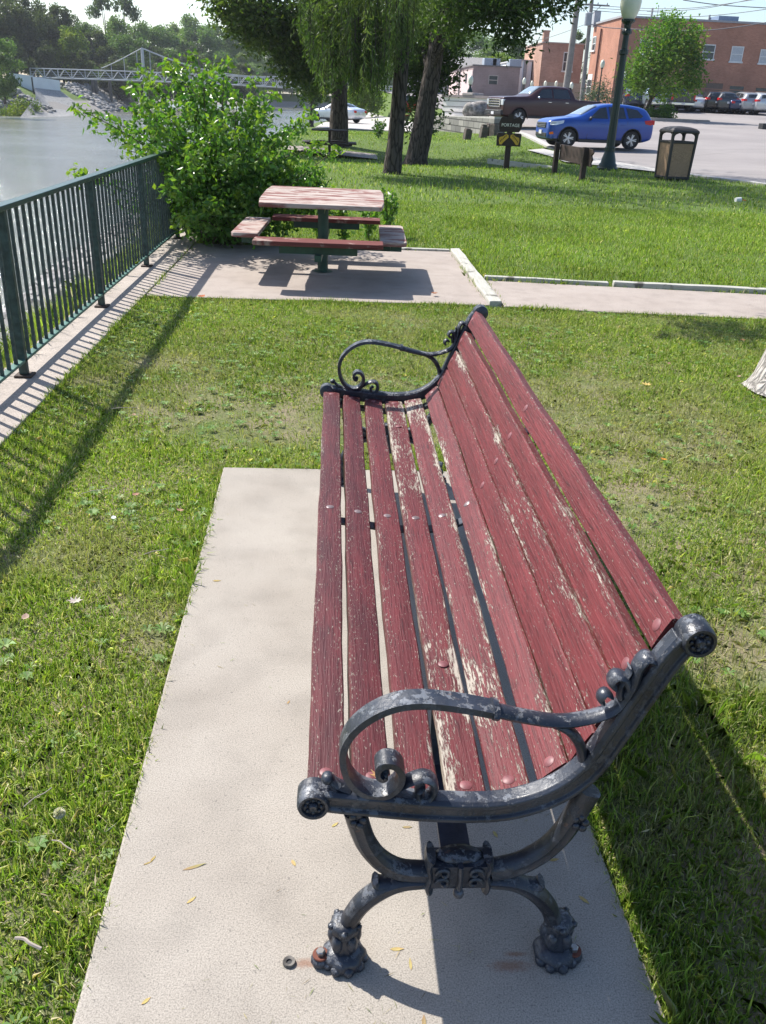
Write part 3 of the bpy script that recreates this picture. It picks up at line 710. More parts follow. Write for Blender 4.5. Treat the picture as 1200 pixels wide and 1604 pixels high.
for (n, y0, y1, h0, h1, w, lean, p) in ((170000, .75, 3.3, .014, .048, .0016, .9, 2.), (190000, .75, 5.0, .014, .048, .0017, .9, 2.), (330000, .75, 7.6, .016, .046, .0021, .8, 2.), (190000, 7.6, 16, .03, .065, .0035, .5, 1.6), (130000, 16, 56, .04, .09, .009, .5, 1.3)):
    P = lawn_pts(n, y0, y1, p)
    pn = .6 * vnoise(P[:, 0] + 9, P[:, 1] + 5, 1.5, 3) + .4 * vnoise(P[:, 0] + 9, P[:, 1], 4.5, 5)
    # trodden, thin area around the pad
    near = np.exp(-(((P[:, 0] + .45) / .65) ** 2 + ((P[:, 1] - 4.45) / .5) ** 2)) + .8 * np.exp(-(((P[:, 0] - 1.35) / .5) ** 2 + ((P[:, 1] - 3.0) / 1.3) ** 2)) + .6 * np.exp(-(((P[:, 0] + .75) / .25) ** 2 + ((P[:, 1] - 2.0) / 1.) ** 2))
    keep = rng.random(len(P)) < np.clip(1.25 - 2.2 * np.clip(pn - .45, 0, 1) - .85 * near * (P[:, 1] < 7.5), .18, 1) if y1 <= 7.6 else rng.random(len(P)) < 1
    if y1 in (3.3, 5.0): keep &= rng.random(len(P)) < np.clip((y1 - P[:, 1]) / 1.2, 0, 1)
    P, pn = P[keep], pn[keep]
    q, c = blades(P, h0, h1, w, lean, GC, (3, 4, 3, 1.2, .5) if y1 > 7.6 else (3.2, 4, 3, 1.8, 1.3))
    # lush strips get richer colour, thin ground paler
    hue = vnoise(P[:, 0] + 30, P[:, 1] + 20, .55, 9)[:, None]; c = c * (.82 + .4 * hue)
    dry = np.clip((pn - .50) * 3, 0, .8)[:, None] * (y1 <= 7.6); c = c * (1 - dry) + np.array([[.38, .35, .19]]) * dry
    Q.append(q); C.append(c)
# long tufts in the shade at the right of the pad
P = lawn_pts(50000, .8, 3.4, 2.); P = P[(P[:, 0] > .66) & (P[:, 0] < .95 + .5 * rng.random(len(P))) & (P[:, 1] < 2.0 + 1.3 * rng.random(len(P)))]; q, c = blades(P, .04, .10, .0018, .7, GC, (3, 4, 2, .6, .3)); Q.append(q); C.append(c * .9)
# ragged edges hugging concrete
edges = []
for (a, b, n) in (((-.515, 3.82), (-.475, .6), 1500), ((-.505, 3.81), (.66, 3.81), 1200), ((.668, 3.8), (.668, 1.6), 2200), ((.668, 1.6), (.71, .6), 1800), ((-1.60, 1.5), (-1.60, 7.5), 5200), ((-1.6, 7.49), (1.37, 7.53), 5000), ((1.5, 7.5), (3.8, 7.3), 3000), ((1.55, 8.86), (6.5, 8.5), 4200), ((1.53, 8.9), (1.53, 10.6), 1500)):
    t = rng.random(n)[:, None]; edges.append(np.array([a]) * (1 - t) + np.array([b]) * t + rng.normal(0, .014, (n, 2)))
q, c = blades(np.vstack(edges), .02, .06, .0024, .9, GC, (3, 4, 3, 1.2, .7)); Q.append(q); C.append(c)
# bank grass beyond the kerb
n = 16000; y = rng.uniform(2, 22, n); x = xtop(y) - rng.uniform(-.1, 1.1, n); q, c = blades(np.stack([x, y], 1), .06, .22, .004, .5, GC, (3, 4, 3, 3, .5)); Q.append(q); C.append(c)
q = np.concatenate(Q); c = np.concatenate(C)
g = link('grass', poly_mesh('grass', q, c), None, GRASSM); tag(g, 'short mown green lawn grass around the bench and across the park', 'grass', kind='stuff')
# dead clippings + broad weed leaves
P = lawn_pts(42000, .8, 7.5, 2.); n = len(P); z = ground(P[:, 0], P[:, 1]) + rng.uniform(.012, .03, n)
tri = leaf_quads(np.stack([P[:, 0], P[:, 1], z], 1), rng.uniform(.012, .04, n), rng.uniform(.002, .005, n), 0.); tri[:, :, 2] = np.clip(tri[:, :, 2], -.03, .03)
o = link('clippings', poly_mesh('clippings', tri, np.repeat(tints(n, [(.42, .38, .24), (.30, .24, .14), (.30, .33, .12)], (3, 2, 2)), 2, 0)), None, GRASSM); tag(o, 'dry straw coloured grass clippings lying in the lawn', 'clippings', kind='stuff')
P = lawn_pts(3600, .8, 7.5, 2.); vn = vnoise(P[:, 0], P[:, 1], 2.1, 17); P = P[vn > .5]; tri = []; cc = []
for x, y in P:
    k = random.randint(5, 9); a = np.linspace(0, 2 * PI, k, endpoint=False) + random.random() * 6; L = random.uniform(.012, .036) * 1.; w = L * random.uniform(.22, .5); z = gz(x, y) + .015
    dx, dy = np.cos(a), np.sin(a); h = L * random.uniform(.2, .6); ls = L * np.random.uniform(.6, 1.1, k)
    b = np.stack([x + 0 * a, y + 0 * a, z + 0 * a], 1); t = np.stack([x + dx * ls, y + dy * ls, z + h * .6 + 0 * a], 1); m1 = np.stack([x + dx * ls * .6 - dy * w / 2, y + dy * ls * .6 + dx * w / 2, z + h + 0 * a], 1); m2 = np.stack([x + dx * ls * .6 + dy * w / 2, y + dy * ls * .6 - dx * w / 2, z + h + 0 * a], 1)
    tri.append(np.stack([b, m2, t, m1], 1)); cc.append(tints(k, [(.10, .19, .04), (.16, .26, .07), (.24, .32, .13)], (3, 3, 1.5)))
o = link('lawn_weeds', poly_mesh('lawn_weeds', np.concatenate(tri), np.concatenate(cc)), None, GRASSM); tag(o, 'clover and dandelion leaves growing through the lawn', 'weeds', kind='stuff')

# ------------------------------------------------------------------ trees and shrub
def limb(bm, p, d, L, r, seg=6, curve=.25, up=.0):
    pts = [Vector(p)]; rad = [r]; d = Vector(d).normalized()
    for i in range(seg):
        d = (d + Vector((random.uniform(-1, 1), random.uniform(-1, 1), random.uniform(-1, 1))) * curve * .35 + Vector((0, 0, up))).normalized()
        pts.append(pts[-1] + d * L / seg); rad.append(r * (1 - .8 * (i + 1) / seg))
    tube(bm, pts, rad, 7); return pts
# riverside shrub
sx0, sy0 = -1.25, 10.55
shrub = empty('shrub', (sx0, sy0, 0), 0, 'big leafy green shrub growing over the end of the railing behind the picnic table', 'shrub')
bm = bmesh.new(); LP = []; YL = []
tips = [(120, 168, 10.2), (180, 200, 10.4), (115, 268, 9.9), (205, 170, 10.8), (240, 130, 10.9), (262, 100, 11.0), (300, 88, 11.2), (318, 120, 10.6), (352, 95, 10.9), (372, 150, 10.5), (400, 125, 11.2), (410, 180, 10.4), (430, 145, 11.3), (470, 190, 10.9), (500, 225, 10.6), (525, 235, 10.2), (490, 175, 11.6), (240, 200, 10.0), (290, 170, 9.9), (345, 190, 9.8), (300, 240, 9.6), (260, 300, 9.4), (360, 250, 9.7), (420, 240, 10.0), (460, 260, 10.3), (500, 285, 10.6), (285, 345, 9.5), (330, 320, 9.6), (390, 300, 10.1), (200, 235, 9.8), (160, 185, 10.6), (220, 110, 11.3), (280, 130, 11.5), (340, 140, 11.4), (225, 160, 10.2), (375, 210, 10.0), (440, 300, 10.6), (235, 240, 9.9), (255, 170, 10.4), (310, 160, 10.8), (275, 95, 10.8), (205, 130, 11.0), (330, 105, 11.2), (450, 205, 11.2), (395, 160, 11.0)]
tips = [at(a, b, c) for a, b, c in tips]
for _ in range(30):
    a = random.uniform(0, 6.28); r = random.uniform(.3, 1.0); tips.append(Vector((sx0 + math.cos(a) * r * 1.25, sy0 + .15 + math.sin(a) * r * .95, 1.2 * math.sqrt(max(0, 1.05 - r * r)) * random.uniform(.4, .85) + .1)))
for tp in tips:
    b0 = Vector((sx0 + random.uniform(-.25, .25), sy0 + random.uniform(-.2, .2), -.02)); mid = (b0 + tp) / 2 + Vector((random.uniform(-.1, .1), random.uniform(-.1, .1), random.uniform(.1, .35)))
    pts = catmull([b0, mid, tp], 9); tube(bm, pts, [.012 * (1 - i / len(pts) * .85) for i in range(len(pts))], 5, cap=False)
    for i, p in enumerate(pts):
        f = i / len(pts)
        if f < .22: continue
        for _ in range(19 if f < .75 else 13):
            q_ = .115 - .085 * max(0, f - .4) * 1.6
            LP.append(p + Vector((random.gauss(0, q_), random.gauss(0, q_), random.gauss(0, q_ * .9)))); YL.append(f)
fin('stems', bm, plain('shrub stem bark', (.07, .055, .03), .8), shrub, True).matrix_parent_inverse = Matrix.Translation((-sx0, -sy0, 0))
LP = np.array([p[:] for p in LP]); YL = np.array(YL); n0 = len(LP)
n = 6000; d = rng.normal(size=(n, 3)); d /= np.linalg.norm(d, axis=1)[:, None]; P2 = np.array([sx0 + .10, sy0 + .15, .55]) + d * (rng.random(n) ** .4)[:, None] * np.array([1.05, .85, .55]); P2 = P2[P2[:, 2] > .03]
LP = np.vstack([LP, P2]); YL = np.concatenate([YL, rng.uniform(.2, .7, len(P2))]); n = len(LP)
tri = leaf_quads(LP, rng.uniform(.045, .095, n), rng.uniform(.026, .055, n), .55, .18)
col = tints(n, [(.06, .14, .02), (.10, .21, .03), (.16, .29, .045)], (3, 4, 3)); yk = (np.clip((YL - .72) / .28, 0, 1) * (rng.random(n) < .55))[:, None]; col = col * (1 - yk) + np.array([[.24, .33, .035]]) * yk
o = link('foliage', poly_mesh('foliage', tri, np.repeat(col, 2, 0)), shrub, LEAF); o.matrix_parent_inverse = Matrix.Translation((-sx0, -sy0, 0))
# low plants behind the table
def sprig(x, y, h, n, label, group=None, L=.09, cols=((.07, .16, .02), (.13, .25, .03), (.20, .30, .04)), spread=.12):
    r = empty('leafy_plant', (x, y, gz(x, y)), 0, label, 'plant', group); bm = bmesh.new(); P = []
    for _ in range(n):
        a = random.uniform(0, 6.28); top = Vector((math.cos(a) * spread * random.uniform(.3, 1.4), math.sin(a) * spread, h * random.uniform(.55, 1)))
        pts = catmull([(random.uniform(-.03, .03), random.uniform(-.03, .03), -.02), top * .55 + Vector((0, 0, .05)), top], 4); tube(bm, pts, .004 + h * .004, 4, cap=False)
        for p in pts[2:]:
            for _ in range(3): P.append((p + Vector((random.gauss(0, .02), random.gauss(0, .02), random.gauss(0, .02))))[:])
    fin('stem', bm, plain('green plant stem', (.08, .13, .03), .7), r); P = np.array(P)
    tri = leaf_quads(P, rng.uniform(.6, 1.2, len(P)) * L, rng.uniform(.3, .55, len(P)) * L, .1, .15); link('foliage', poly_mesh('foliage', tri, np.repeat(tints(len(P), cols, [3, 3, 2][:len(cols)]), 2, 0)), r, LEAF); return r
for i, (px, py, h, n, lab) in enumerate(((500, 372, .5, 8, 'low leafy plant seen under the left of the table, beside the shrub'), (540, 378, .42, 8, 'low leafy plant behind the table pedestal'), (575, 372, .42, 8, 'low leafy plant behind the right half of the table'), (607, 368, .62, 9, 'upright leafy plant sticking out behind the right table corner'), (500, 330, .75, 4, 'thin sprout rising just above the left back of the table'), (520, 335, .4, 3, 'small sprout above the back edge of the table'))):
    p = onz(px, py); sprig(p.x, max(p.y, 10.62), h, n, lab, 'plants behind the picnic table')

def tree(name, label, base, lean, H, r0, lobes, n, L, W, cols, wts, droop=.3, group=None, bark=None, branches=10, flare=1.5, cat='tree', ow=.24):
    bx, by = base; bz = gz(bx, by) - .03
    t = empty(name, (bx, by, bz), 0, label, cat, group); bm = bmesh.new()
    top = Vector((lean[0], lean[1], H)); nseg = 12; pts = []; rad = []
    for i in range(nseg + 1):
        f = i / nseg; pts.append(Vector((lean[0] * f + .06 * r0 * 4 * math.sin(f * 5), lean[1] * f + .05 * math.sin(f * 4), H * f))); rad.append(r0 * (1 - .72 * f) * (1 + (flare - 1) * math.exp(-f * 22)))
    if flare > 1: 
        L1 = (pts[1] - pts[0]).length; p0_, p1_ = pts[0].copy(), pts[1].copy()
        for hh_ in (.45, .28, .16, .08, .035): pts.insert(1, p0_.lerp(p1_, min(.9, hh_ / L1))); rad.insert(1, r0 * (1 + (flare - 1) * math.exp(-hh_ / (r0 * .55))))
    tube(bm, pts, rad, 16)
    for v in bm.verts: v.co += Vector((random.gauss(0, 1), random.gauss(0, 1), 0)) * r0 * .035
    fin('trunk', bm, bark or BARK, t, True)
    lob = [(q[0] - bx, q[1] - by, q[2] - bz, q[3], q[4], q[5], q[6] if len(q) > 6 else ow) for q in lobes]
    bm = bmesh.new()
    for k in range(min(branches, len(lob))):
        c = Vector(lob[k][:3]); f = min(.85, max(.25, (c.z - .9) / H * .75)); p0 = Vector((lean[0] * f, lean[1] * f, H * f)); mid = (p0 + c) / 2 + Vector((0, 0, .25 * (c - p0).length * .4))
        tube(bm, catmull([p0, mid, c], 4), [r0 * .32 * (1 - .09 * i) for i in range(9)], 6)
    if branches: fin('branches', bm, bark or BARK, t, True)
    if n: crown('crown', t, lob, n, L, W, cols, wts, droop)
    return t
def L_(px, py, d, r, rz=None): p = at(px, py, d); return (p.x, p.y, p.z, r, r, rz or r, 1.6)
DK = [(.022, .05, .010), (.038, .078, .014), (.065, .12, .022), (.12, .17, .03)]
# willow on the lawn ridge: hanging strands
WC = [(.035, .068, .016), (.065, .11, .025), (.11, .16, .045), (.18, .225, .08)]
lob = []
for _ in range(20):
    a = random.uniform(0, 6.28); r = random.uniform(.3, 3.0); lob.append((1.2 + math.cos(a) * r, 22.1 + math.sin(a) * r, random.uniform(5.0, 9.5), 1.15, 1.15, .95))
lob += [L_(600, -20, 22, 1.0), L_(640, 0, 22.5, .6, .8), L_(520, -10, 21.5, .8, .8), L_(560, -20, 22.8, .8, .8)]
WT = tree('willow_tree', 'willow with straight furrowed trunk on the lawn ridge, its narrow leaves hanging low', (1.36, 22.1), (.25, 0), 8.5, .20, lob, 12000, .16, .034, WC, (3, 4, 4, 1.5), 1.2, flare=1.25)
SP = []; SC = []; bm = bmesh.new(); off = Vector((1.36, 22.1, gz(1.36, 22.1) - .03))
for k in range(330):
    px = random.choice([random.uniform(478, 640), random.gauss(545, 35), random.gauss(600, 25)]); px = min(645, max(470, px))
    yb = float(np.interp(px, [470, 485, 500, 515, 530, 545, 560, 575, 600, 615, 640], [60, 105, 150, 160, 118, 135, 165, 140, 150, 120, 95])) * random.uniform(.55, 1.03)
    if 604 < px < 626 and random.random() < .6: yb *= .7
    d = random.gauss(21.7, .55) if not 600 < px < 632 else random.choice([20.9, 23.4]) + random.gauss(0, .25)
    bot = at(px, yb, d); ln = random.uniform(.5, 1.5); q = []
    for j in range(int(ln * 44)):
        f = j / (ln * 44); q.append((bot.x + .10 * math.sin(f * 3 + k) * f + random.gauss(0, .025), bot.y + random.gauss(0, .03), bot.z + f * ln + random.gauss(0, .01)))
    SP += q; SC += [k] * len(q)
    tube(bm, [bot - off, bot - off + Vector((.02, 0, ln * .5)), bot - off + Vector((0, 0, ln))], .006, 3, cap=False)
SP = np.array(SP); n = len(SP); kk = tints(330, WC, (3, 4, 4, 2), .12)[np.array(SC)]
tri = leaf_quads(SP, rng.uniform(.09, .17, n), rng.uniform(.018, .032, n), 1.5); me = poly_mesh('hanging_foliage', tri, np.repeat(kk * .6 + tints(n, WC, (3, 4, 4, 1), .15) * .4, 2, 0)); o = link('hanging_foliage', me, WT, LEAFD); o.matrix_parent_inverse = Matrix.Translation(-off)
fin('twigs', bm, BARK, WT)
lob = [L_(700, 15, 30.9, 1.1), L_(690, 60, 31.9, .7), L_(668, 100, 31.9, .45, .9), L_(695, 125, 31.4, .40, .4), L_(655, 165, 31.9, .35, .55), L_(648, 205, 31.9, .28, .35), L_(655, 60, 32.4, .8), L_(672, 175, 32.2, .3, .3), L_(720, -20, 28, 1.2), L_(765, -10, 27.5, .8, .5), L_(800, 0, 27, .70, .5), L_(815, 45, 27, .42, .38), L_(820, 68, 27, .2, .2), L_(790, 25, 27, .42, .35), L_(845, 5, 27, .4, .3), L_(880, -12, 27, .40, .3), L_(748, 8, 27.3, .35, .3), L_(832, 60, 27, .2, .2), L_(775, 10, 27, .35, .35), L_(702, 150, 30.9, .12, .10), L_(650, 90, 31.9, .8), L_(640, 30, 32.9, 1.), L_(690, 95, 31.5, .5, .6), L_(665, 130, 31.9, .5, .5), L_(705, 70, 31.4, .35, .4), L_(810, 20, 27, .4, .35), L_(795, 45, 27, .3, .25), L_(740, -5, 27.4, .5, .4), L_(822, 84, 27, .10, .10), L_(870, 5, 27, .25, .18), L_(800, 60, 27, .2, .2), L_(670, 195, 32.1, .2, .25)]
for _ in range(12): lob.append((random.uniform(1.5, 5.5), random.uniform(21, 27), random.uniform(7, 9.5), 1.1, 1.1, .8, .7))  # out-of-view leaf lobes added so their shade bands the far lawn
for _ in range(24):
    a = random.uniform(0, 6.28); r = random.uniform(.3, 4.0); lob.append((3.6 + math.cos(a) * r, 29.5 + math.sin(a) * r, random.uniform(5.6, 11), 1.3, 1.3, 1.0))
tree('shade_tree', 'thick leaning trunk just right of the willow, leafy sprouts up its left side', (2.62, 30.4), (1.1, -.2), 10, .34, lob, 33000, .17, .07, [(.03, .06, .012), (.05, .09, .018), (.08, .14, .028), (.13, .18, .035)], (4, 4, 2, .6), .4, flare=1.3)
lob = [L_(455, 20, 34, 1.4), L_(400, 15, 33, 1.0, .8), L_(365, 10, 33, .7, .6), L_(425, 45, 33.5, .8, .7), L_(470, 70, 34, 1.0, .9), L_(495, 100, 34, .8, .8), L_(480, 125, 34, .40, .5), L_(510, 50, 35, 1.2), L_(540, 90, 35.5, .8, .8), L_(500, 135, 34.5, .35, .4), L_(385, 35, 33, .45, .4), L_(405, 60, 33, .4, .35), L_(525, 10, 35, 1.2), L_(455, 100, 34, .5, .6), L_(350, 5, 33, .5, .35)]
for _ in range(22):
    a = random.uniform(0, 6.28); r = random.uniform(.3, 4.5); lob.append((-1.6 + math.cos(a) * r, 35.5 + math.sin(a) * r, random.uniform(6.0, 11.5), 1.4, 1.4, 1.1))
tree('shade_tree', 'dark tree behind the far small picnic table, its crown spreading left over the river', (.12, 37.0), (-.4, 0), 10.5, .36, lob, 28000, .19, .085, [(.035, .065, .012), (.06, .10, .018), (.10, .15, .03), (.16, .19, .04)], (4, 4, 2, .6), .4, flare=1.25)
lob = [L_(489, 120, 62, 1.0, 1.1), L_(487, 145, 62, .7, .6), L_(494, 100, 62, 1.3, 1.2), L_(480, 80, 62, 1.5, 1.3)]
tree('shade_tree', 'slim dark tree at the lot edge left of the white car', (at(487, 187, 62).x, 62), (.2, 0), 4.5, .16, lob, 5000, .25, .12, DK, (4, 4, 1, .3), .4, branches=4)
p = at(570, 176, 92)
lob = [L_(558, 155, 92, .9, .9), L_(580, 152, 92, 1.0, 1.0), L_(583, 162, 92, .7, .6), L_(545, 158, 92, .6, .6), L_(570, 140, 92, 1., .8)]
tree('young_tree', 'small yellow green tree by the water beyond the white car', (p.x, p.y), (-.6, 0), 3.2, .13, lob, 3000, .3, .16, [(.13, .20, .03), (.20, .27, .04)], (1, 1), .3, branches=4)
# parking island tree
pb = at(1008, 180, 68)
lob = [L_(1045, 45, 68, 1.0), L_(1025, 75, 67.5, 1.2), L_(1000, 105, 67.5, 1.0), L_(1008, 132, 67.5, .9, .5), L_(1045, 120, 68, 1.3), L_(1075, 75, 68, .9), L_(1080, 60, 68, .8), L_(1085, 120, 68, .8), L_(1035, 142, 67.5, .7, .4), L_(1074, 135, 68, .5, .3), L_(1055, 40, 68, .7), L_(1000, 125, 67, .9, .7), L_(1085, 85, 68, .6), L_(1040, 95, 67, 1.2)]
tree('parking_lot_tree', 'bright green young tree on the parking lot island in front of the brick building', (pb.x, pb.y), (1.3, 0), 5.2, .16, lob, 8500, .24, .12, [(.06, .13, .016), (.10, .20, .025), (.17, .27, .035), (.24, .29, .035)], (3, 4, 3, 1.3), .3, branches=10, ow=1.)
# tree at right edge
lob = []
for _ in range(26):
    a = random.uniform(0, 6.28); r = random.uniform(.3, 2.6); lob.append((5.2 + math.cos(a) * r, 5.4 + math.sin(a) * r, random.uniform(4.6, 8), .8, .8, .6))
lob.insert(0, (1.15, 8.80, 3.3, .45, .32, .12, 8.)); lob.insert(0, (1.9, 9.1, 3.5, .30, .3, .10, 6.))  # unseen leafy branch added overhead to drop a shade patch on the lawn
tree('maple_tree', 'pale grey flared tree trunk cut off by the right edge of the photo', (3.03, 5.25), (.8, .2), 6.5, .275, lob, 9000, .11, .08, DK, (3, 4, 3, 1), .3, bark=BARKP, flare=1.28, branches=12, ow=1.)

# far trees: shared crown variants
FARV = []
def far_variant(kind):
    cols = {'dark': [(.045, .06, .03), (.065, .08, .035), (.085, .11, .045)], 'mid': [(.07, .12, .04), (.10, .16, .05), (.14, .20, .065)], 'light': [(.12, .17, .07), (.15, .21, .08), (.19, .26, .10)], 'yel': [(.11, .17, .02), (.18, .24, .03), (.24, .28, .04)], 'airy': [(.06, .085, .035), (.09, .12, .05)]}[kind]
    lob = []; m = 26 if kind != 'airy' else 16
    for k in range(m):
        z = random.uniform(.14, .93); rmax = .34 * math.sin(PI * min(1, (z - .02) / .98)) ** .7 + .03; a = random.uniform(0, 6.28); r = rmax * random.uniform(.3, 1)
        s = random.uniform(.07, .14) * (1 if kind != 'airy' else .7); lob.append((math.cos(a) * r, math.sin(a) * r, z, s, s, s * .85))
    lob.append((0, 0, .93, .07, .07, .07)); lob.append((0, 0, .5, .2, .2, .2)) if kind != 'airy' else None
    n = 7000 if kind != 'airy' else 2200
    lb = np.array(lob); k = rng.choice(len(lb), n); d = rng.normal(size=(n, 3)); d /= np.linalg.norm(d, axis=1)[:, None]
    P = lb[k, :3] + d * (rng.random(n) ** .35)[:, None] * lb[k, 3:] * 1.1
    tri = leaf_quads(P, rng.uniform(.022, .05, n), rng.uniform(.016, .03, n), .3); c = tints(len(lb), cols, [1] * len(cols), .12)[k] * .55 + tints(n, cols, [1] * len(cols), .2) * .45
    cm = poly_mesh('crown', tri, np.repeat(c, 2, 0)); cm.materials.append(LEAFD)
    bm = bmesh.new(); tube(bm, [(0, 0, -.03), (.005, 0, .2), (-.01, .01, .5), (.01, 0, .85)], [.022, .016, .011, .003], 7)
    for q in range(5):
        t = Vector(lob[q][:3]); tube(bm, [(0, 0, t.z * .55), t * .6 + Vector((0, 0, t.z * .28)), t], [.008, .006, .003], 5)
    tm = bpy.data.meshes.new('trunk'); bm.to_mesh(tm); bm.free(); tm.materials.append(BARK)
    return cm, tm
VAR = {k: [far_variant(k) for _ in range(2)] for k in ('dark', 'mid', 'light', 'yel', 'airy')}
def far_tree(px, ty, d, kind, wfac, label, by=None, group='trees across the river', name='river_tree'):
    T = at(px, ty, d); z0 = gz(T.x, T.y) if by is None else at(px, by, d).z
    z0 = max(z0, -.6); H = (T.z - z0) * 1.03; t = empty(name, (T.x, T.y, z0), random.uniform(0, 6.28), label, 'tree', group); t.scale = (H * wfac, H * wfac, H)
    cm, tm = random.choice(VAR[kind])
    for nm, me in (('crown', cm), ('trunk', tm)): o = bpy.data.objects.new(nm, me); COL.objects.link(o); o.parent = t
    return t
WORDS = dict(dark='dark brownish green', mid='mid green', light='pale green', yel='yellow green', airy='sparse airy')
FT = [(-20, -25, 175, 'dark', 1.1), (10, -12, 185, 'dark', 1.1), (38, -2, 178, 'dark', .9), (62, 12, 190, 'dark', .9), (88, 10, 182, 'dark', .9), (112, 44, 178, 'yel', 1.0), (103, 22, 200, 'dark', .9), (135, 38, 196, 'mid', .9), (160, -12, 205, 'airy', .7), (190, -14, 210, 'airy', .7), (150, 50, 190, 'dark', 1.1), (178, 30, 200, 'light', .9), (200, 58, 192, 'mid', 1.1), (222, 40, 215, 'mid', .9), (248, 44, 220, 'mid', 1.0), (232, 72, 200, 'dark', 1.2), (272, 40, 228, 'light', 1.), (292, 28, 235, 'light', .9), (315, 44, 230, 'mid', 1.), (262, 78, 205, 'mid', 1.2), (338, 42, 240, 'mid', .9), (300, 75, 215, 'dark', 1.2), (362, 46, 245, 'mid', 1.), (340, 82, 225, 'mid', 1.3), (388, 52, 250, 'light', 1.), (377, 85, 235, 'light', 1.2), (412, 62, 300, 'mid', 1.1), (400, 95, 310, 'mid', 1.3), (438, 72, 310, 'mid', 1.2), (465, 80, 315, 'light', 1.2), (492, 84, 320, 'mid', 1.3), (522, 86, 325, 'mid', 1.3), (552, 88, 330, 'light', 1.3), (585, 90, 330, 'mid', 1.3), (618, 92, 335, 'mid', 1.3), (425, 108, 305, 'dark', 1.5), (478, 110, 312, 'dark', 1.5), (535, 112, 320, 'dark', 1.5), (20, 60, 165, 'dark', 1.0), (70, 65, 172, 'dark', 1.0), (125, 80, 172, 'dark', 1.1), (180, 88, 180, 'dark', 1.2), (-5, 62, 118, 'mid', 1.1), (50, 40, 205, 'mid', 1.), (120, 60, 220, 'dark', 1.1), (85, 55, 215, 'mid', 1.1), (0, 30, 210, 'dark', 1.3), (-45, -10, 170, 'dark', 1.2), (-80, -5, 160, 'dark', 1.2), (655, 95, 335, 'mid', 1.3)]
FT += [(x, 98 + (x % 5) * 3, 176 + (x * 7) % 22, random.choice(['dark', 'mid', 'dark']), 1.9) for x in range(112, 400, 24)]
FT += [(x, 100 + x % 7, 300, 'mid', 1.8) for x in range(405, 660, 26)]
FT = sorted(FT)
def place_word(px):
    for lim, w in ((-1, 'beyond the left edge of the photo'), (30, 'at the left edge above the white retaining wall'), (75, 'above the white retaining wall'), (130, 'above the left end of the footbridge'), (200, 'between the wall and the bridge tower'), (262, 'behind the bridge tower'), (330, 'right of the bridge tower'), (400, 'behind the right half of the footbridge'), (470, 'behind the dark shade tree'), (720, 'far off behind the shade trees')):
        if px <= lim: return w
for i, (px, ty, d, kind, w) in enumerate(FT):
    size = 'tall' if ty < 30 else 'middling' if ty < 70 else 'low'; 
    far_tree(px, ty, d, kind, w * .95, f'{size} {WORDS[kind]} tree {place_word(px)}, {"first" if d < 190 else "second" if d < 225 else "last"} row')
for i, (px, ty, d, kind, w, lab) in enumerate(((702, 72, 175, 'mid', 1.5, 'green tree behind the pink building, just right of the leaning trunk'), (738, 52, 185, 'mid', 1.3, 'tallest green tree behind the pink building'), (765, 78, 170, 'light', 1.4, 'pale green tree behind the rooftop units'), (790, 60, 180, 'mid', 1.3, 'green tree behind the pink building roof, beside the hanging leaves'), (782, 86, 150, 'yel', 1.5, 'yellow green tree just above the pink building roof'), (815, 72, 180, 'light', 1.3, 'thin pale tree behind the white building'), (838, 80, 185, 'airy', 1.3, 'bare looking tree left of the brick chimney'), (905, 50, 150, 'airy', 1.0, 'wispy bush top behind the roof of the small brick building'))):
    far_tree(px, ty, d, kind, w, lab, 150, 'trees behind the downtown buildings', 'town_tree')

# ------------------------------------------------------------------ far bank: wall, ramp, footbridge
p0, p1, p2 = at(-30, 125, 128), at(52, 128, 134), at(94, 134, 150)
def wall_strip(name, pts, z0s, z1s, th, mat):
    bm = bmesh.new()
    for a, b, za, zb, ya, yb in zip(pts, pts[1:], z0s, z0s[1:], z1s, z1s[1:]):
        d = (b - a); d.z = 0; n = Vector((-d.y, d.x, 0)).normalized() * th
        v = [bm.verts.new(q) for q in ((a.x, a.y, za), (b.x, b.y, zb), (b.x, b.y, yb), (a.x, a.y, ya), (a.x + n.x, a.y + n.y, za), (b.x + n.x, b.y + n.y, zb), (b.x + n.x, b.y + n.y, yb), (a.x + n.x, a.y + n.y, ya))]
        for f in ((0, 1, 2, 3), (7, 6, 5, 4), (3, 2, 6, 7), (0, 3, 7, 4), (1, 5, 6, 2)): bm.faces.new([v[i] for i in f])
    return fin(name, bm, mat)
WW = plain('bluish white painted concrete', (.62, .66, .68), .7, 0, .08, .5)
o = wall_strip('retaining_wall', [at(14, 135, 140), at(54, 138, 140)], [-1.5, -1.5], [at(14, 114, 140).z, at(54, 119, 140).z], .4, WW); tag(o, 'white concrete retaining wall above the weedy bank, left of the ramp', 'wall')
o = wall_strip('retaining_wall', [at(54, 138, 141), at(95, 142, 150)], [-1.5, -1.5], [at(54, 120, 141).z, at(95, 126, 150).z], .4, WW); tag(o, 'white concrete retaining wall along the ramp under the footbridge end', 'wall')
o = wall_strip('ramp_fence_post', [at(52, 150, 138), at(54.5, 150, 138)], [-1.5, -1.5], [at(52, 121, 138).z] * 2, .3, plain('dark weathered post', (.06, .055, .05), .8)); tag(o, 'dark post at the corner between the two white walls', 'post')
bm = bmesh.new(); rp = [at(95, 143, 150), at(54, 139, 140.5), at(56, 150, 131), at(28, 172, 118), at(100, 172, 128), at(140, 160, 146)]
rz = [.1, .3, -.4, -2.5, -2.6, -2.4]
vv = [bm.verts.new((p.x, p.y, z)) for p, z in zip(rp, [.6, .9, -.1, -2.3, -2.3, -2.1])]; c_ = bm.verts.new((sum(p.x for p in rp) / 6, sum(p.y for p in rp) / 6, -1.3))
for i in range(6): bm.faces.new((vv[i], vv[(i + 1) % 6], c_))
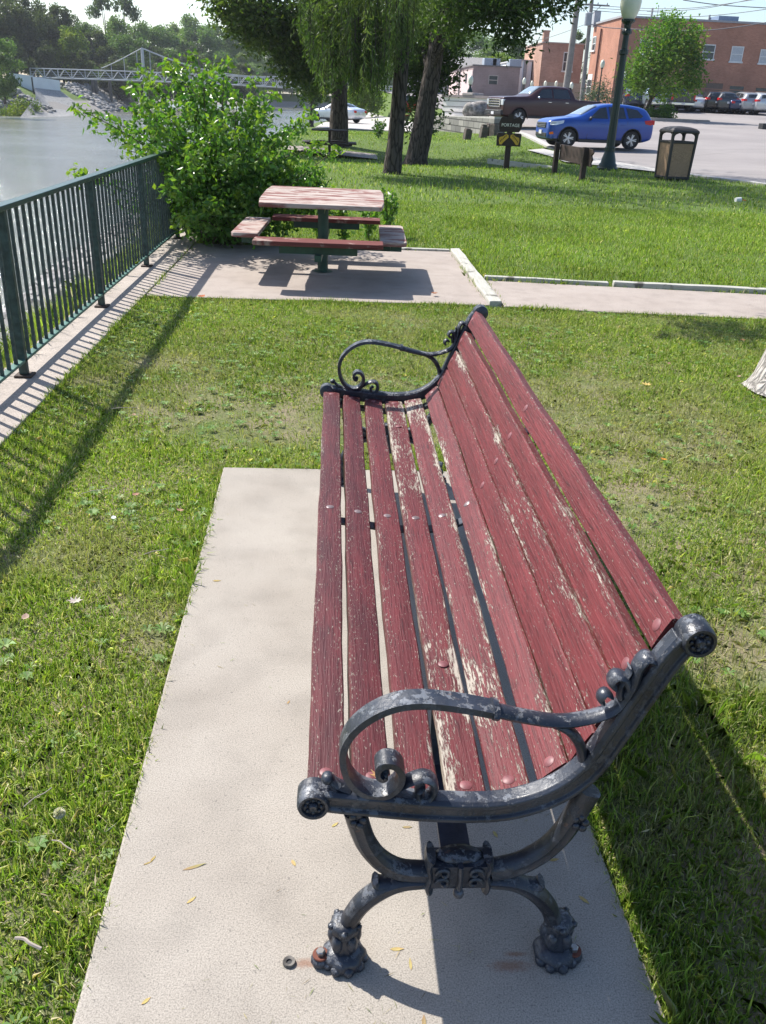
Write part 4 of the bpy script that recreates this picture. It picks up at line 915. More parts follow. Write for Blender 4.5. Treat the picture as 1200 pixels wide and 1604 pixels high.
o = fin('boat_ramp', bm, m_concrete('grey ramp concrete', (.24, .235, .23), (.30, .295, .285), 4), None, True); o['kind'] = 'structure'
BR = plain('pale grey bridge steel', (.42, .44, .46), .5, .1, .08, 1)
fb = empty('footbridge', at(235, 140, 172), 0, 'long pale grey suspension footbridge with truss railings crossing the river', 'footbridge')
FI = Matrix.Translation(-fb.location)
A, B = at(48, 120, 165), at(700, 148, 176); dd = (B - A); NP = 34
def bp(t, h=0., off=0.): p = A.lerp(B, t); nrm = Vector((-dd.y, dd.x, 0)).normalized(); return p + Vector((0, 0, h - .5 * (2 * t - .7) ** 2 + .1)) + nrm * off
bm = bmesh.new()
for k in range(NP):
    a, b = bp(k / NP), bp((k + 1) / NP)
    for off in (0, 2.): tube(bm, [bp(k / NP, 0, off), bp((k + 1) / NP, 0, off)], .13, 4)
    v = [bm.verts.new(q) for q in (bp(k / NP, .12, 0), bp((k + 1) / NP, .12, 0), bp((k + 1) / NP, .12, 2), bp(k / NP, .12, 2))]; bm.faces.new(v)
fin('deck', bm, BR, fb).matrix_parent_inverse = FI
for off in (0, 2.):
    bm = bmesh.new()
    for k in range(NP):
        t0, t1 = k / NP, (k + 1) / NP
        tube(bm, [bp(t0, 1.35, off), bp(t1, 1.35, off)], .075, 4); tube(bm, [bp(t0, 0, off), bp(t0, 1.35, off)], .05, 4)
        tm = (t0 + t1) / 2; tube(bm, [bp(t0, 0, off), bp(tm, 1.3, off)], .04, 4); tube(bm, [bp(tm, 1.3, off), bp(t1, 0, off)], .04, 4)
        for h in (.3, .6, .9): tube(bm, [bp(t0, h, off), bp(t1, h, off)], .015, 3)
    fin('truss_railing', bm, BR, fb).matrix_parent_inverse = FI
tt = (at(234, 100, 170).x - A.x) / dd.x; tz = at(231, 77, 170).z
t2 = .76
for T_, zt in ((tt, tz), (t2, tz)):
    for off in (0, 2.):
        bm = bmesh.new(); p = bp(T_, 0, off); tube(bm, [(p.x, p.y, -3), (p.x, p.y, zt)], .20, 8); fin('tower_leg', bm, BR, fb).matrix_parent_inverse = FI
for off in (0, 2.):
    def cz(t):
        if t < tt: f = (tt - t) / (tt - .15); return tz - (tz - bp(.25).z - 1.5) * (1 - (1 - min(f, 1)) ** 1.15) if f <= 1 else None
        m = (tt + t2) / 2; f = abs(t - m) / (t2 - m); return bp(m).z + 1.45 + (tz - bp(m).z - 1.45) * f ** 2 if t <= t2 else None
    bm = bmesh.new(); pts = [(bp(t, 0, off).x, bp(t, 0, off).y, cz(t)) for t in np.linspace(.155, t2, 60) if cz(t)]; tube(bm, pts, .06, 5); fin('main_cable', bm, BR, fb).matrix_parent_inverse = FI
    bm = bmesh.new()
    for k in range(5, 28):
        t = k / NP; z = cz(t)
        if z and z > bp(t).z + 1.4: p = bp(t, 0, off); tube(bm, [(p.x, p.y, p.z + .1), (p.x, p.y, z)], .03, 4)
    fin('hangers', bm, BR, fb).matrix_parent_inverse = FI
BROWNP = plain('dark pier concrete', (.10, .095, .09), .9)
for q in (145, 150, 172, 205):
    p = at(q, 128, 171); bm = bmesh.new(); tube(bm, [(0, 0, -1), (0, 0, 2.4)], .28, 8); o = fin('bridge_pier', bm, BROWNP, fb, True); o.location = (p.x - fb.location.x, p.y - fb.location.y, .2 - fb.location.z)

# weeds on the left bank
for (px, py, d, r, lab) in ((10, 140, 124, 1.8, 'weedy green bush at the left edge below the white wall'), (26, 143, 126, 1.4, 'yellow flowering weed clump below the white wall'), (40, 146, 128, 1.2, 'low weed clump beside the boat ramp')):
    p = at(px, py, d); t = empty('bank_bush', (p.x, p.y, gz(p.x, p.y)), 0, lab, 'bush', 'bushes on the far bank')
    crown('foliage', t, [(random.uniform(-r, r), random.uniform(-r, r), random.uniform(.2, .9) * r * .6, r * .6, r * .6, r * .45) for _ in range(7)], 1600, .3, .16, [(.05, .10, .02), (.10, .15, .025), (.22, .24, .03)], (3, 3, 2))

# ------------------------------------------------------------------ vehicles (front towards local -x)
def vehicle(name, label, kind, loc, rz, paint, cat, group=None, far=False, grille=None, glass=None, scale=1.):
    v = empty(name, loc, rz, label, cat, group); v.scale = (scale,) * 3
    S = {  # x, zbot, zbelt(shoulder), ztop, wbody, wtop
        'suv': [(0, .38, .66, .86, .68, .58), (.04, .27, .74, .94, .78, .66), (.18, .22, .82, 1.02, .88, .74), (.55, .2, .90, 1.08, .92, .78), (1.05, .2, .95, 1.13, .92, .78), (1.32, .2, .97, 1.18, .92, .72), (1.75, .2, .97, 1.43, .92, .62), (2.1, .2, .98, 1.60, .92, .60), (2.6, .2, 1.0, 1.67, .92, .60), (3.3, .2, 1.03, 1.66, .92, .59), (3.95, .22, 1.07, 1.58, .91, .56), (4.22, .28, 1.07, 1.50, .89, .53), (4.40, .33, 1.05, 1.16, .86, .62), (4.50, .40, .78, .95, .80, .66)],
        'pickup': [(0, .46, 1.16, 1.30, .95, .88), (.02, .42, 1.19, 1.345, .98, .89), (.09, .40, 1.20, 1.375, 1.0, .89), (.30, .38, 1.22, 1.40, 1.0, .88), (.8, .38, 1.23, 1.42, 1.0, .86), (1.45, .38, 1.25, 1.45, 1.0, .84), (1.62, .38, 1.26, 1.50, 1.0, .76), (2.0, .38, 1.28, 1.76, 1.0, .70), (2.3, .38, 1.29, 1.93, 1.0, .68), (2.7, .38, 1.30, 1.98, 1.0, .68), (3.6, .38, 1.31, 1.98, 1.0, .68), (4.16, .38, 1.31, 1.93, 1.0, .68), (4.26, .38, 1.31, 1.40, 1.0, .9), (4.30, .4, 1.31, 1.36, 1.0, .95), (5.80, .42, 1.31, 1.36, 1.0, .95), (5.86, .46, 1.30, 1.355, .99, .94), (5.88, .5, 1.29, 1.35, .97, .93)],
        'sedan': [(0, .38, .55, .66, .62, .50), (.06, .24, .62, .74, .76, .62), (.3, .18, .70, .84, .87, .74), (1.0, .18, .80, .93, .90, .76), (1.4, .18, .84, .98, .90, .70), (1.95, .18, .86, 1.30, .90, .58), (2.3, .18, .88, 1.42, .90, .55), (2.9, .18, .89, 1.44, .90, .55), (3.5, .2, .92, 1.30, .90, .55), (3.95, .22, .94, 1.07, .89, .66), (4.45, .28, .92, 1.05, .86, .68), (4.62, .38, .72, .90, .78, .6)]}[kind]
    P = dict(suv=dict(wx=(.86, 3.55), r=.345, L=4.5), pickup=dict(wx=(.98, 4.68), r=.41, L=5.88), sedan=dict(wx=(.88, 3.62), r=.32, L=4.62))[kind]
    def half(s):
        x, zb, zs, zt, w, wt = s; cab = zt - zs > .28
        return [(0, zb), (w * .80, zb), (w * .96, zb + .06), (w * 1.0, zb + (zs - zb) * .55), (w * .985, zs), (w * .95 if cab else w * .93, zs + min(.06, (zt - zs) * .4)), (wt * 1.04, zt - .07 if cab else zt - .025), (wt * .88, zt - .012), (0, zt)]
    bm = bmesh.new(); rings = []
    for s in S:
        h = half(s); pr = [(s[0], -y, z) for y, z in h[::-1]] [:-1] + [(s[0], y, z) for y, z in h]
        pr = pr[:-0 or None]; rings.append([bm.verts.new(q) for q in pr])
    for r0, r1 in zip(rings, rings[1:]):
        m = len(r0)
        for k in range(m - 1): bm.faces.new((r0[k], r0[k + 1], r1[k + 1], r1[k]))
        bm.faces.new((r0[m - 1], r0[0], r1[0], r1[m - 1]))
    bm.faces.new(rings[0][::-1]); bm.faces.new(rings[-1]); bmesh.ops.remove_doubles(bm, verts=bm.verts, dist=1e-4)
    body = fin('body', bm, [paint, BLACKM], v, True)
    sub = body.modifiers.new('s', 'SUBSURF'); sub.levels = 2; sub.render_levels = 2
    bm = bmesh.new()
    for wx in P['wx']:
        for sy in (-1, 1): lathe(bm, [(P['r'] * 1.17, -.16), (P['r'] * 1.17, .30)], 28, Matrix.Translation((wx, sy * .85, P['r'])) @ Matrix.Rotation(PI / 2 * sy, 4, 'X') @ Matrix.Translation((0, 0, -.07)))
    if kind == 'pickup': box(bm, 4.34, 5.78, -.82, .82, .85, 1.5)
    cut = fin('cutter', bm, BLACKM); cut.parent = v
    bo = body.modifiers.new('b', 'BOOLEAN'); bo.object = cut; bo.operation = 'DIFFERENCE'; bo.solver = 'EXACT'
    dg = bpy.context.evaluated_depsgraph_get(); me = bpy.data.meshes.new_from_object(body.evaluated_get(dg)); body.modifiers.clear(); body.data = me
    if len(me.materials) < 2: me.materials.append(BLACKM)
    for f in me.polygons:
        c = f.center
        if c.z < .36 if kind == 'pickup' else c.z < .30: f.material_index = 1
        for wx in P['wx']:
            rr = math.hypot(c.x - wx, c.z - P['r'])
            if rr < P['r'] * 1.25 and (abs(f.normal.y) < .35 or rr < P['r'] * 1.1) and abs(c.y) < S[4][4] * .99: f.material_index = 1
    me.polygons.foreach_set('use_smooth', [True] * len(me.polygons))
    bpy.data.objects.remove(cut)
    X = [s[0] for s in S]; 
    def surf_y(x, z):
        zs = np.interp(x, X, [s[2] for s in S]); zt = np.interp(x, X, [s[3] for s in S]); w = np.interp(x, X, [s[4] for s in S]); wt = np.interp(x, X, [s[5] for s in S])
        if z <= zs: return w * .985
        z1 = zs + min(.06, (zt - zs) * .4); z2 = zt - .07 if zt - zs > .28 else zt - .025
        return float(np.interp(z, [zs, z1, z2, zt], [w * .985, w * .95, wt * 1.04, wt * .88]))
    def side_panel(nm, outl, mat, off=.004, th=.012, sides=(-1, 1), n=6):
        for sy in sides:
            bm = bmesh.new(); P3 = []
            for (a, b) in zip(outl, outl[1:] + outl[:1]):
                for k in range(n): P3.append((a[0] + (b[0] - a[0]) * k / n, a[1] + (b[1] - a[1]) * k / n))
            fr = [bm.verts.new((x, sy * (surf_y(x, z) + off), z)) for x, z in P3]
            cx = sum(p[0] for p in P3) / len(P3); czz = sum(p[1] for p in P3) / len(P3); c = bm.verts.new((cx, sy * (surf_y(cx, czz) + off), czz)); bk = [bm.verts.new((x, sy * (surf_y(x, z) - th), z)) for x, z in P3]
            m = len(fr)
            for k in range(m): bm.faces.new((fr[k], fr[(k + 1) % m], c)); bm.faces.new((fr[k], fr[(k + 1) % m], bk[(k + 1) % m], bk[k]))
            fin(nm, bm, mat, v, False)
    GL = glass or GLASSD
    if kind == 'suv': wins = [[(1.68, 1.09), (2.12, 1.47), (2.38, 1.52), (2.45, 1.10)], [(2.53, 1.10), (2.49, 1.53), (3.12, 1.53), (3.22, 1.13)], [(3.32, 1.14), (3.24, 1.52), (3.72, 1.46), (3.95, 1.24), (3.85, 1.18)]]
    elif kind == 'pickup': wins = [[(1.92, 1.38), (2.32, 1.78), (2.85, 1.83), (2.88, 1.38)], [(2.97, 1.38), (2.95, 1.83), (3.85, 1.81), (3.98, 1.38)]]
    else: wins = [[(1.80, .96), (2.22, 1.28), (2.58, 1.32), (2.62, .96)], [(2.70, .96), (2.68, 1.32), (3.2, 1.27), (3.52, 1.04), (3.4, .98)]]
    for w_ in wins: side_panel('side_window', w_, GL)
    def top_panel(nm, xa, xb, fa, fb, mat, off=.006, n=6):
        """glass lying on the roof line from station xa to xb; half widths"""
        bm = bmesh.new(); rows = []
        for k in range(n + 1):
            x = xa + (xb - xa) * k / n; zt = np.interp(x, X, [s[3] for s in S]); wt = np.interp(x, X, [s[5] for s in S]) * (fa + (fb - fa) * k / n); rows.append([bm.verts.new((x, wt * t, zt - .02 * t * t + off + .012)) for t in (-1, -.5, 0, .5, 1)])
        for r0, r1 in zip(rows, rows[1:]):
            for j in range(4): bm.faces.new((r0[j], r0[j + 1], r1[j + 1], r1[j]))
        o = fin(nm, bm, mat, v, True); so = o.modifiers.new('t', 'SOLIDIFY'); so.thickness = .012; return o
    ws = dict(suv=(1.36, 2.02), pickup=(1.68, 2.28), sedan=(1.45, 2.18))[kind]; top_panel('windscreen', *ws, .92, .88, GLASSW)
    rw = dict(suv=(4.25, 4.39), pickup=(4.14, 4.24), sedan=(3.2, 3.88))[kind]; top_panel('rear_window', *rw, .85, .8, GL, .01)
    # door seams and handles
    seams = dict(suv=[1.62, 2.49, 3.28], pickup=[1.86, 2.92, 3.95], sedan=[1.62, 2.66, 3.45])[kind]; zs0 = S[5][1] + .12
    if not far:
        for x in seams:
            side_panel('door_seam', [(x, zs0), (x, S[6][2] + .06), (x + .012, S[6][2] + .06), (x + .012, zs0)], BLACKM, .0012, .004, n=3)
        for x in seams[1:]:
            zh = S[7][2] - .10
            for sy in (-1, 1): bm = bmesh.new(); box(bm, x - .30, x - .10, sy * (surf_y(x - .2, zh)) - .022, sy * (surf_y(x - .2, zh)) + .022, zh, zh + .03); fin('door_handle', bm, CHROME if kind == 'pickup' else paint, v, False, .006)
        sill = [(P['wx'][0] + P['r'] * 1.25, S[5][1] + .01), (P['wx'][0] + P['r'] * 1.22, S[5][1] + .13), (P['wx'][1] - P['r'] * 1.22, S[5][1] + .13), (P['wx'][1] - P['r'] * 1.25, S[5][1] + .01)]
        side_panel('sill_trim', sill, BLACKM, .006)
        for wx in P['wx']:
            for sy in (-1, 1):
                bm = bmesh.new(); pts = [(wx + P['r'] * 1.2 * math.cos(a), sy * (surf_y(wx, .7) - .002), P['r'] + P['r'] * 1.2 * math.sin(a)) for a in np.linspace(-.15, PI + .15, 18)]; tube(bm, pts, .022, 6); fin('wheel_arch', bm, BLACKM if kind == 'suv' else paint, v, True)
    for sy in (-1, 1):
        x = ws[0] + .32; z = S[6][2] + .12; bm = bmesh.new(); ball(bm, (x, sy * (surf_y(x, z) + .12), z), .1, (.55, 1.0, .75), 2); box(bm, x - .02, x + .03, min(sy * surf_y(x, z) * .95, sy * (surf_y(x, z) + .1)), max(sy * surf_y(x, z) * .95, sy * (surf_y(x, z) + .1)), z - .05, z - .01); fin('wing_mirror', bm, CHROME if kind == 'pickup' and not far else BLACKM, v, True)
    # wheels
    for wx in P['wx']:
        for sy in (-1, 1):
            r = P['r']; yo = sy * (S[4][4] * .965); R = Matrix.Translation((wx, yo, r)) @ Matrix.Rotation(PI / 2 * (1 if sy < 0 else -1), 4, 'X')
            w_ = empty('wheel', (0, 0, 0)); w_.parent = v
            bm = bmesh.new(); lathe(bm, [(r * .66, -.02), (r * .68, .0), (r * .93, .005), (r, -.03), (r, -.19), (r * .93, -.22), (r * .5, -.22)], 32, R, cap=False); fin('tyre', bm, TYRE, w_, True)
            bm = bmesh.new(); lathe(bm, [(.001, -.06), (r * .60, -.06), (r * .66, -.015), (r * .69, -.002), (r * .69, -.03)], 28, R, 0, cap=False)
            for k in range(5):
                for da in (-.16, .16):
                    a = k * 2 * PI / 5 + da; M = R @ Matrix.Rotation(a, 4, 'Z'); box(bm, r * .10, r * .64, -r * .045, r * .045, -.05, -.012, M, 1)
            lathe(bm, [(r * .17, -.05), (r * .17, -.008), (r * .1, .0)], 14, R, 1)
            fin('rim', bm, [plain('rim shadow', (.06, .06, .065), .5, .3), RIM], w_, False)
    # nose
    w = S[1][4]
    for sy in (-1, 1):
        if kind == 'pickup':
            bm = bmesh.new(); box(bm, -.02, .28, sy * .70 - .13 + sy * .13, sy * .70 + .13 + sy * .12, .96, 1.24); fin('headlight', bm, HEADL, v, False, .03)
            bm = bmesh.new(); box(bm, 5.80, 5.90, sy * .90 - .07, sy * .90 + .07, .86, 1.28); fin('tail_light', bm, LAMPRED, v, False, .02)
        elif kind == 'suv':
            side_panel('headlight', [(.08, .80), (.12, .92), (.62, .98), (.58, .88), (.3, .80)], HEADL, .012, .03, (sy,))
            side_panel('fog_light', [(.08, .46), (.08, .54), (.20, .56), (.22, .47)], AMBER, .012, .03, (sy,))
            side_panel('tail_light', [(4.05, .96), (4.0, 1.08), (4.36, 1.12), (4.42, 1.0), (4.3, .92)], LAMPRED, .012, .03, (sy,))
            bm = bmesh.new(); box(bm, 4.36, 4.47, sy * .72 - .12, sy * .72 + .12, .94, 1.10); fin('tail_light', bm, LAMPRED, v, False, .02)
        else:
            side_panel('headlight', [(.08, .62), (.14, .70), (.55, .78), (.5, .68)], HEADL, .012, .03, (sy,)); bm = bmesh.new(); box(bm, 4.46, 4.60, sy * .64 - .13, sy * .64 + .13, .74, .90); fin('tail_light', bm, LAMPRED, v, False, .02)
    if kind == 'pickup':
        bm = bmesh.new(); box(bm, -.03, .05, -.66, .66, .86, 1.27); g_ = fin('grille', bm, BLACKM, v, False, .02)
        bm = bmesh.new()
        for z in (.89, 1.01, 1.13, 1.24): box(bm, -.055, -.02, -.62, .62, z - .022, z + .022)
        for y in (-.64, .64): box(bm, -.055, -.02, y - .03, y + .03, .87, 1.26)
        fin('grille_bar', bm, CHROME, g_, False, .006)
        bm = bmesh.new(); box(bm, -.10, .12, -.94, .94, .50, .74); fin('front_bumper', bm, BLACKM if not far else CHROME, v, False, .04)
        bm = bmesh.new(); box(bm, -.11, -.098, -.70, .10, .68, .72); fin('bumper_trim', bm, CHROME, v)
        bm = bmesh.new(); box(bm, 5.84, 5.99, -.95, .95, .50, .70); fin('rear_bumper', bm, CHROME, v, False, .03)
        bm = bmesh.new(); box(bm, 5.86, 5.895, -.78, .78, .76, 1.33); fin('tailgate', bm, paint, v, False, .015)
    elif kind == 'suv':
        bm = bmesh.new(); box(bm, -.015, .06, -.52, .52, .68, .88); g_ = fin('grille', bm, BLACKM, v, False, .02)
        bm = bmesh.new()
        for z in (.72, .78, .84): box(bm, -.03, -.01, -.48, .48, z - .008, z + .008)
        fin('grille_bar', bm, CHROME, g_)
        bm = bmesh.new(); box(bm, -.01, .10, -.62, .62, .36, .50); fin('lower_intake', bm, BLACKM, v, False, .02)
    else:
        bm = bmesh.new(); box(bm, -.01, .06, -.42, .42, .46, .58); fin('grille', bm, BLACKM, v, False, .02)
    zp = {'pickup': .58, 'suv': .52, 'sedan': .42}[kind]; bm = bmesh.new(); box(bm, -.035 if kind != 'pickup' else -.115, .0, -.15, .15, zp - .07, zp + .07); fin('number_plate', bm, PLATE, v)
    bm = bmesh.new(); zr = {'pickup': .62, 'suv': .78, 'sedan': .70}[kind]; box(bm, P['L'] + (.10 if kind == 'pickup' else -.02), P['L'] + (.115 if kind == 'pickup' else .02), -.15, .15, zr - .07, zr + .07); fin('number_plate', bm, PLATE, v)
    return v
def carpos(px, py, d): p = at(px, py, d); return Vector((p.x, p.y, gz(p.x, p.y) + .03))
# blue crossover: front wheel foot (883,228), rear (985,235)
p = at(883, 231, 38.0); z = p.z
vehicle('crossover_car', 'bright blue crossover parked behind the lamp post, facing left', 'suv', (p.x - .78, p.y + .95, p.z), math.radians(7), paintm('metallic bright blue paint', (.001, .05, .30), .5, .3, 0.), 'car')
p = at(792, 197, 49.5)
vehicle('pickup_truck', 'dark maroon crew cab pickup with chrome grille parked behind the blue crossover', 'pickup', (p.x - .45, p.y + 1.25, p.z), math.radians(17), paintm('dark maroon paint', (.035, .002, .003), .35, .4, 0.), 'pickup truck')
# white sedan far lot, rear three quarter
p = at(556, 189, 74); vehicle('parked_car', 'white coupe parked half behind the dark trunk by the river', 'sedan', (p.x - 3.2, p.y + 1.9, gz(p.x, p.y) + .03), math.radians(-38), paintm('white car paint', (.62, .64, .67)), 'car')
p = at(686, 190, 80); vehicle('pickup_truck', 'small pickup with bright red tailgate, mostly hidden by the leaning trunk', 'pickup', (p.x - 2.6, p.y + 5.4, p.z - .1), math.radians(-84) , paintm('bright red paint', (.45, .015, .012)), 'pickup truck', far=True)
p = at(98, 131, 185); vehicle('parked_car', 'white vehicle under the left end of the footbridge', 'suv', (p.x - 2.3, p.y, gz(p.x, p.y) + .4), 0, paintm('white van paint', (.7, .72, .75)), 'car', far=True)
ROW = [(997, 'suv', (.02, .035, .07), 'dark blue car beside the island tree trunk'), (1036, 'pickup', (.22, .27, .30), 'silver green pickup with a black tailgate right of the island tree'), (1070, 'pickup', (.03, .03, .035), 'dark pickup between the silver pickup and the white sedan'), (1098, 'sedan', (.62, .64, .66), 'white sedan in the row by the brick wall'), (1122, 'suv', (.012, .012, .014), 'black van right of the white sedan'), (1142, 'suv', (.05, .055, .06), 'charcoal crossover with bright plate, third from the white sedan'), (1159, 'sedan', (.02, .035, .09), 'dark blue hatchback with red tail light in the row'), (1178, 'suv', (.30, .31, .33), 'grey crossover near the right edge of the photo'), (1200, 'suv', (.50, .51, .52), 'silver crossover cut by the right edge of the photo')]
for px, kd, c, lab in ROW:
    p = at(px, 174, 83 if kd != 'pickup' else 81); g = Vector((p.x, p.y, 0)); L = dict(suv=4.5, pickup=5.9, sedan=4.6)[kd]
    vehicle('parked_car', lab, kd, (p.x, p.y + L, gz(p.x, p.y + 2) + .03), math.radians(-90 + random.uniform(-2, 2)), paintm('car paint ' + lab.split()[0], c), 'car', 'cars parked in a row along the brick wall', True)

# ------------------------------------------------------------------ buildings
BRK = m_brick('red orange brick', (.44, .20, .13), (.375, .165, .105), (.36, .26, .21)); BRK2 = m_brick('weathered tan red brick', (.46, .27, .20), (.38, .21, .15), (.42, .34, .28))
def building(name, label, x0, x1, y0, y1, z0, z1, mat, cap=None, capcol=(.30, .30, .31), cat='building'):
    b = empty(name, ((x0 + x1) / 2, y0, z0), 0, label, cat); I = Matrix.Translation(-b.location)
    bm = bmesh.new(); box(bm, x0, x1, y0, y1, z0 - 2, z1); o = fin('wall', bm, mat, b); o.matrix_parent_inverse = I
    bm = bmesh.new(); box(bm, x0 - .12, x1 + .12, y0 - .12, y1 + .12, z1, z1 + (cap or .16)); o = fin('roof', bm, plain('roof edge ' + name, capcol, .8), b); o.matrix_parent_inverse = I
    b['I'] = 1; b.pop('I') if 'I' in b else None
    return b, I
def window(b, I, face, a, z, w, h, pos, frame=WHITEP, sill=True, glass=None, name='window'):
    """face 'f': on plane y=pos centred at x=a; face 'l': on plane x=pos centred at y=a"""
    def bb(bm, a0, a1, z0, z1, d0, d1):
        if face == 'f': box(bm, a0, a1, pos - d1, pos - d0, z0, z1)
        else: box(bm, pos - d1, pos - d0, a0, a1, z0, z1)
    bm = bmesh.new()
    for a0, a1, z0, z1 in ((a - w / 2 - .07, a - w / 2, z, z + h), (a + w / 2, a + w / 2 + .07, z, z + h), (a - w / 2 - .07, a + w / 2 + .07, z + h, z + h + .08), (a - w / 2, a + w / 2, z + h * .5 - .03, z + h * .5 + .03)): bb(bm, a0, a1, z0, z1, -.02, .05)
    fr = fin(name, bm, frame, b); fr.matrix_parent_inverse = I
    bm = bmesh.new(); bb(bm, a - w / 2, a + w / 2, z, z + h, -.02, .02); fin('pane', bm, glass or GLASSB, fr)
    if sill: bm = bmesh.new(); bb(bm, a - w / 2 - .15, a + w / 2 + .15, z - .14, z, -.02, .12); fin('sill', bm, frame, fr)
# big brick building
c = at(957, 155, 88); X0 = c.x; Yf = c.y; zt = at(965, 27, 88).z
big, I = building('brick_building', 'large two storey red brick building behind the row of parked cars', X0, X0 + 46, Yf, Yf + 9, 2.0, zt, BRK)
def wx(px, py): r = ray(px, py); t = Yf / r.y; return r.x * t, EYE + r.z * t
def lz(px, py): r = ray(px, py); t = X0 / r.x; return r.y * t, EYE + r.z * t
PALE = plain('pale blind behind glass', (.42, .44, .46), .4)
for px, yt, yb, gl in ((1108, 71, 92, GLASSB), (1152, 74, 96, PALE), (1197, 79, 99, PALE), (1242, 82, 103, PALE), (1010, 64, 84, GLASSB)):
    xa, za = wx(px, yb); _, zb = wx(px, yt); window(big, I, 'f', xa, za, .95, zb - za, Yf, glass=gl)
for px, yt, yb, wd, m_, lab in ((1116, 130, 149, 1.6, plain('bricked window infill', (.17, .12, .095), .9), 'boarded'), (1152, 135, 147, 1.3, GLASSB, ''), (1192, 138, 149, 1.2, GLASSB, ''), (1240, 140, 152, 1.2, GLASSB, '')):
    xa, za = wx(px, yb); _, zb = wx(px, yt); window(big, I, 'f', xa, za, wd, zb - za, Yf, frame=BRK, sill=not lab, glass=m_)
xa, za = wx(963, 152); _, zb = wx(963, 121); bm = bmesh.new(); box(bm, xa - .1, xa + 1.3, Yf - .06, Yf + .1, 1.5, zb); fin('door', bm, GLASSB, big).matrix_parent_inverse = I
for px in (1030, 1075, 1095, 1140): pass
ya, za = lz(917, 146); _, zb = lz(917, 117); window(big, I, 'l', 92.5, za, 1.5, zb - za - .5, X0); bm = bmesh.new(); box(bm, X0 - .03, X0 + .05, 91.7, 93.3, zb - .4, zb); fin('awning', bm, WHITEP, big).matrix_parent_inverse = I
window(big, I, 'l', 92.6, lz(917, 81)[1], 1.0, lz(917, 62)[1] - lz(917, 81)[1], X0)
bm = bmesh.new(); tube(bm, [(X0 - .12, 90.3, 1.5), (X0 - .12, 90.3, zt - .5)], .09, 8); fin('drainpipe', bm, plain('rusty brown pipe', (.14, .06, .045), .7), big).matrix_parent_inverse = I
for px, h in ((1037, 1.1), (1131, .8)):
    xa, _ = wx(px, 30); bm = bmesh.new(); tube(bm, [(xa, Yf + 3, zt), (xa, Yf + 3, zt + h)], .09, 8); fin('vent_pipe', bm, plain('vent metal', (.3, .3, .3), .5), big).matrix_parent_inverse = I
xa, _ = wx(1147, 38); bm = bmesh.new(); box(bm, xa - .9, xa + .9, Yf + 1, Yf + 3, zt + .16, zt + .6); fin('rooftop_unit', bm, plain('blue grey unit', (.16, .22, .32), .6), big).matrix_parent_inverse = I
bm = bmesh.new(); box(bm, X0 - .3, X0 + .3, Yf + 8.2, Yf + 8.9, zt - .2, zt + 1.1); fin('chimney', bm, plain('grey metal flue', (.34, .35, .37), .6), big).matrix_parent_inverse = I
xq, _ = wx(1052, 30); bm = bmesh.new(); tube(bm, [(xq, Yf + 4, zt), (xq, Yf + 4, zt + 1.3)], .03, 5); tube(bm, [(xq - 1, Yf + 4, zt + .9), (xq + 1.3, Yf + 4, zt + .9)], .025, 5); tube(bm, [(xq - .5, Yf + 3.4, zt + 1.1), (xq - .5, Yf + 4.6, zt + 1.1)], .02, 5); fin('antenna', bm, plain('aerial metal', (.35, .35, .36), .5), big).matrix_parent_inverse = I
# small brick building
Ys = 97.5
def fx(px, py, Y): r = ray(px, py); t = Y / r.y; return r.x * t, EYE + r.z * t
xa, z1 = fx(851, 67, Ys); 
sb, I2 = building('brick_building', 'small weathered tan brick building with a square chimney left of the large one', xa, X0 + .3, Ys, Ys + 9, 2.0, z1, BRK2, .1, (.42, .36, .32))
xw, za = fx(888, 111, Ys); window(sb, I2, 'f', xw, za, .9, 1.6, Ys)
xc, zc = fx(857, 50, Ys + 1); bm = bmesh.new(); box(bm, xc - .28, xc + .28, Ys + 1, Ys + 1.7, z1, zc); box(bm, xc - .34, xc + .34, Ys + .94, Ys + 1.76, zc, zc + .15); fin('chimney', bm, BRK2, sb).matrix_parent_inverse = I2
xg, zg = fx(845, 128, Ys); bm = bmesh.new()
for a in (0, 3.2, 6.4): box(bm, xa + .4 + a, xa + 2.9 + a, Ys - .06, Ys + .05, zg - 2.5, zg); 
fin('garage_door', bm, plain('beige garage door', (.40, .36, .28), .7), sb).matrix_parent_inverse = I2
# white building
xa2, z2 = fx(811, 95, 101.5); wbd, I3 = building('white_building', 'narrow white painted building between the pink and the brick one', xa2, xa - .1, 101.5, 112, 1.5, z2, plain('white painted render', (.88, .88, .88), .8, 0, .06, 1.2), .12, (.5, .5, .5))
xp, _ = fx(824, 100, 101.5); bm = bmesh.new(); box(bm, xp - .22, xp + .12, 101.36, 101.52, 1, z2 + .1); fin('downpipe', bm, plain('grey pipe', (.3, .31, .32), .6), wbd).matrix_parent_inverse = I3
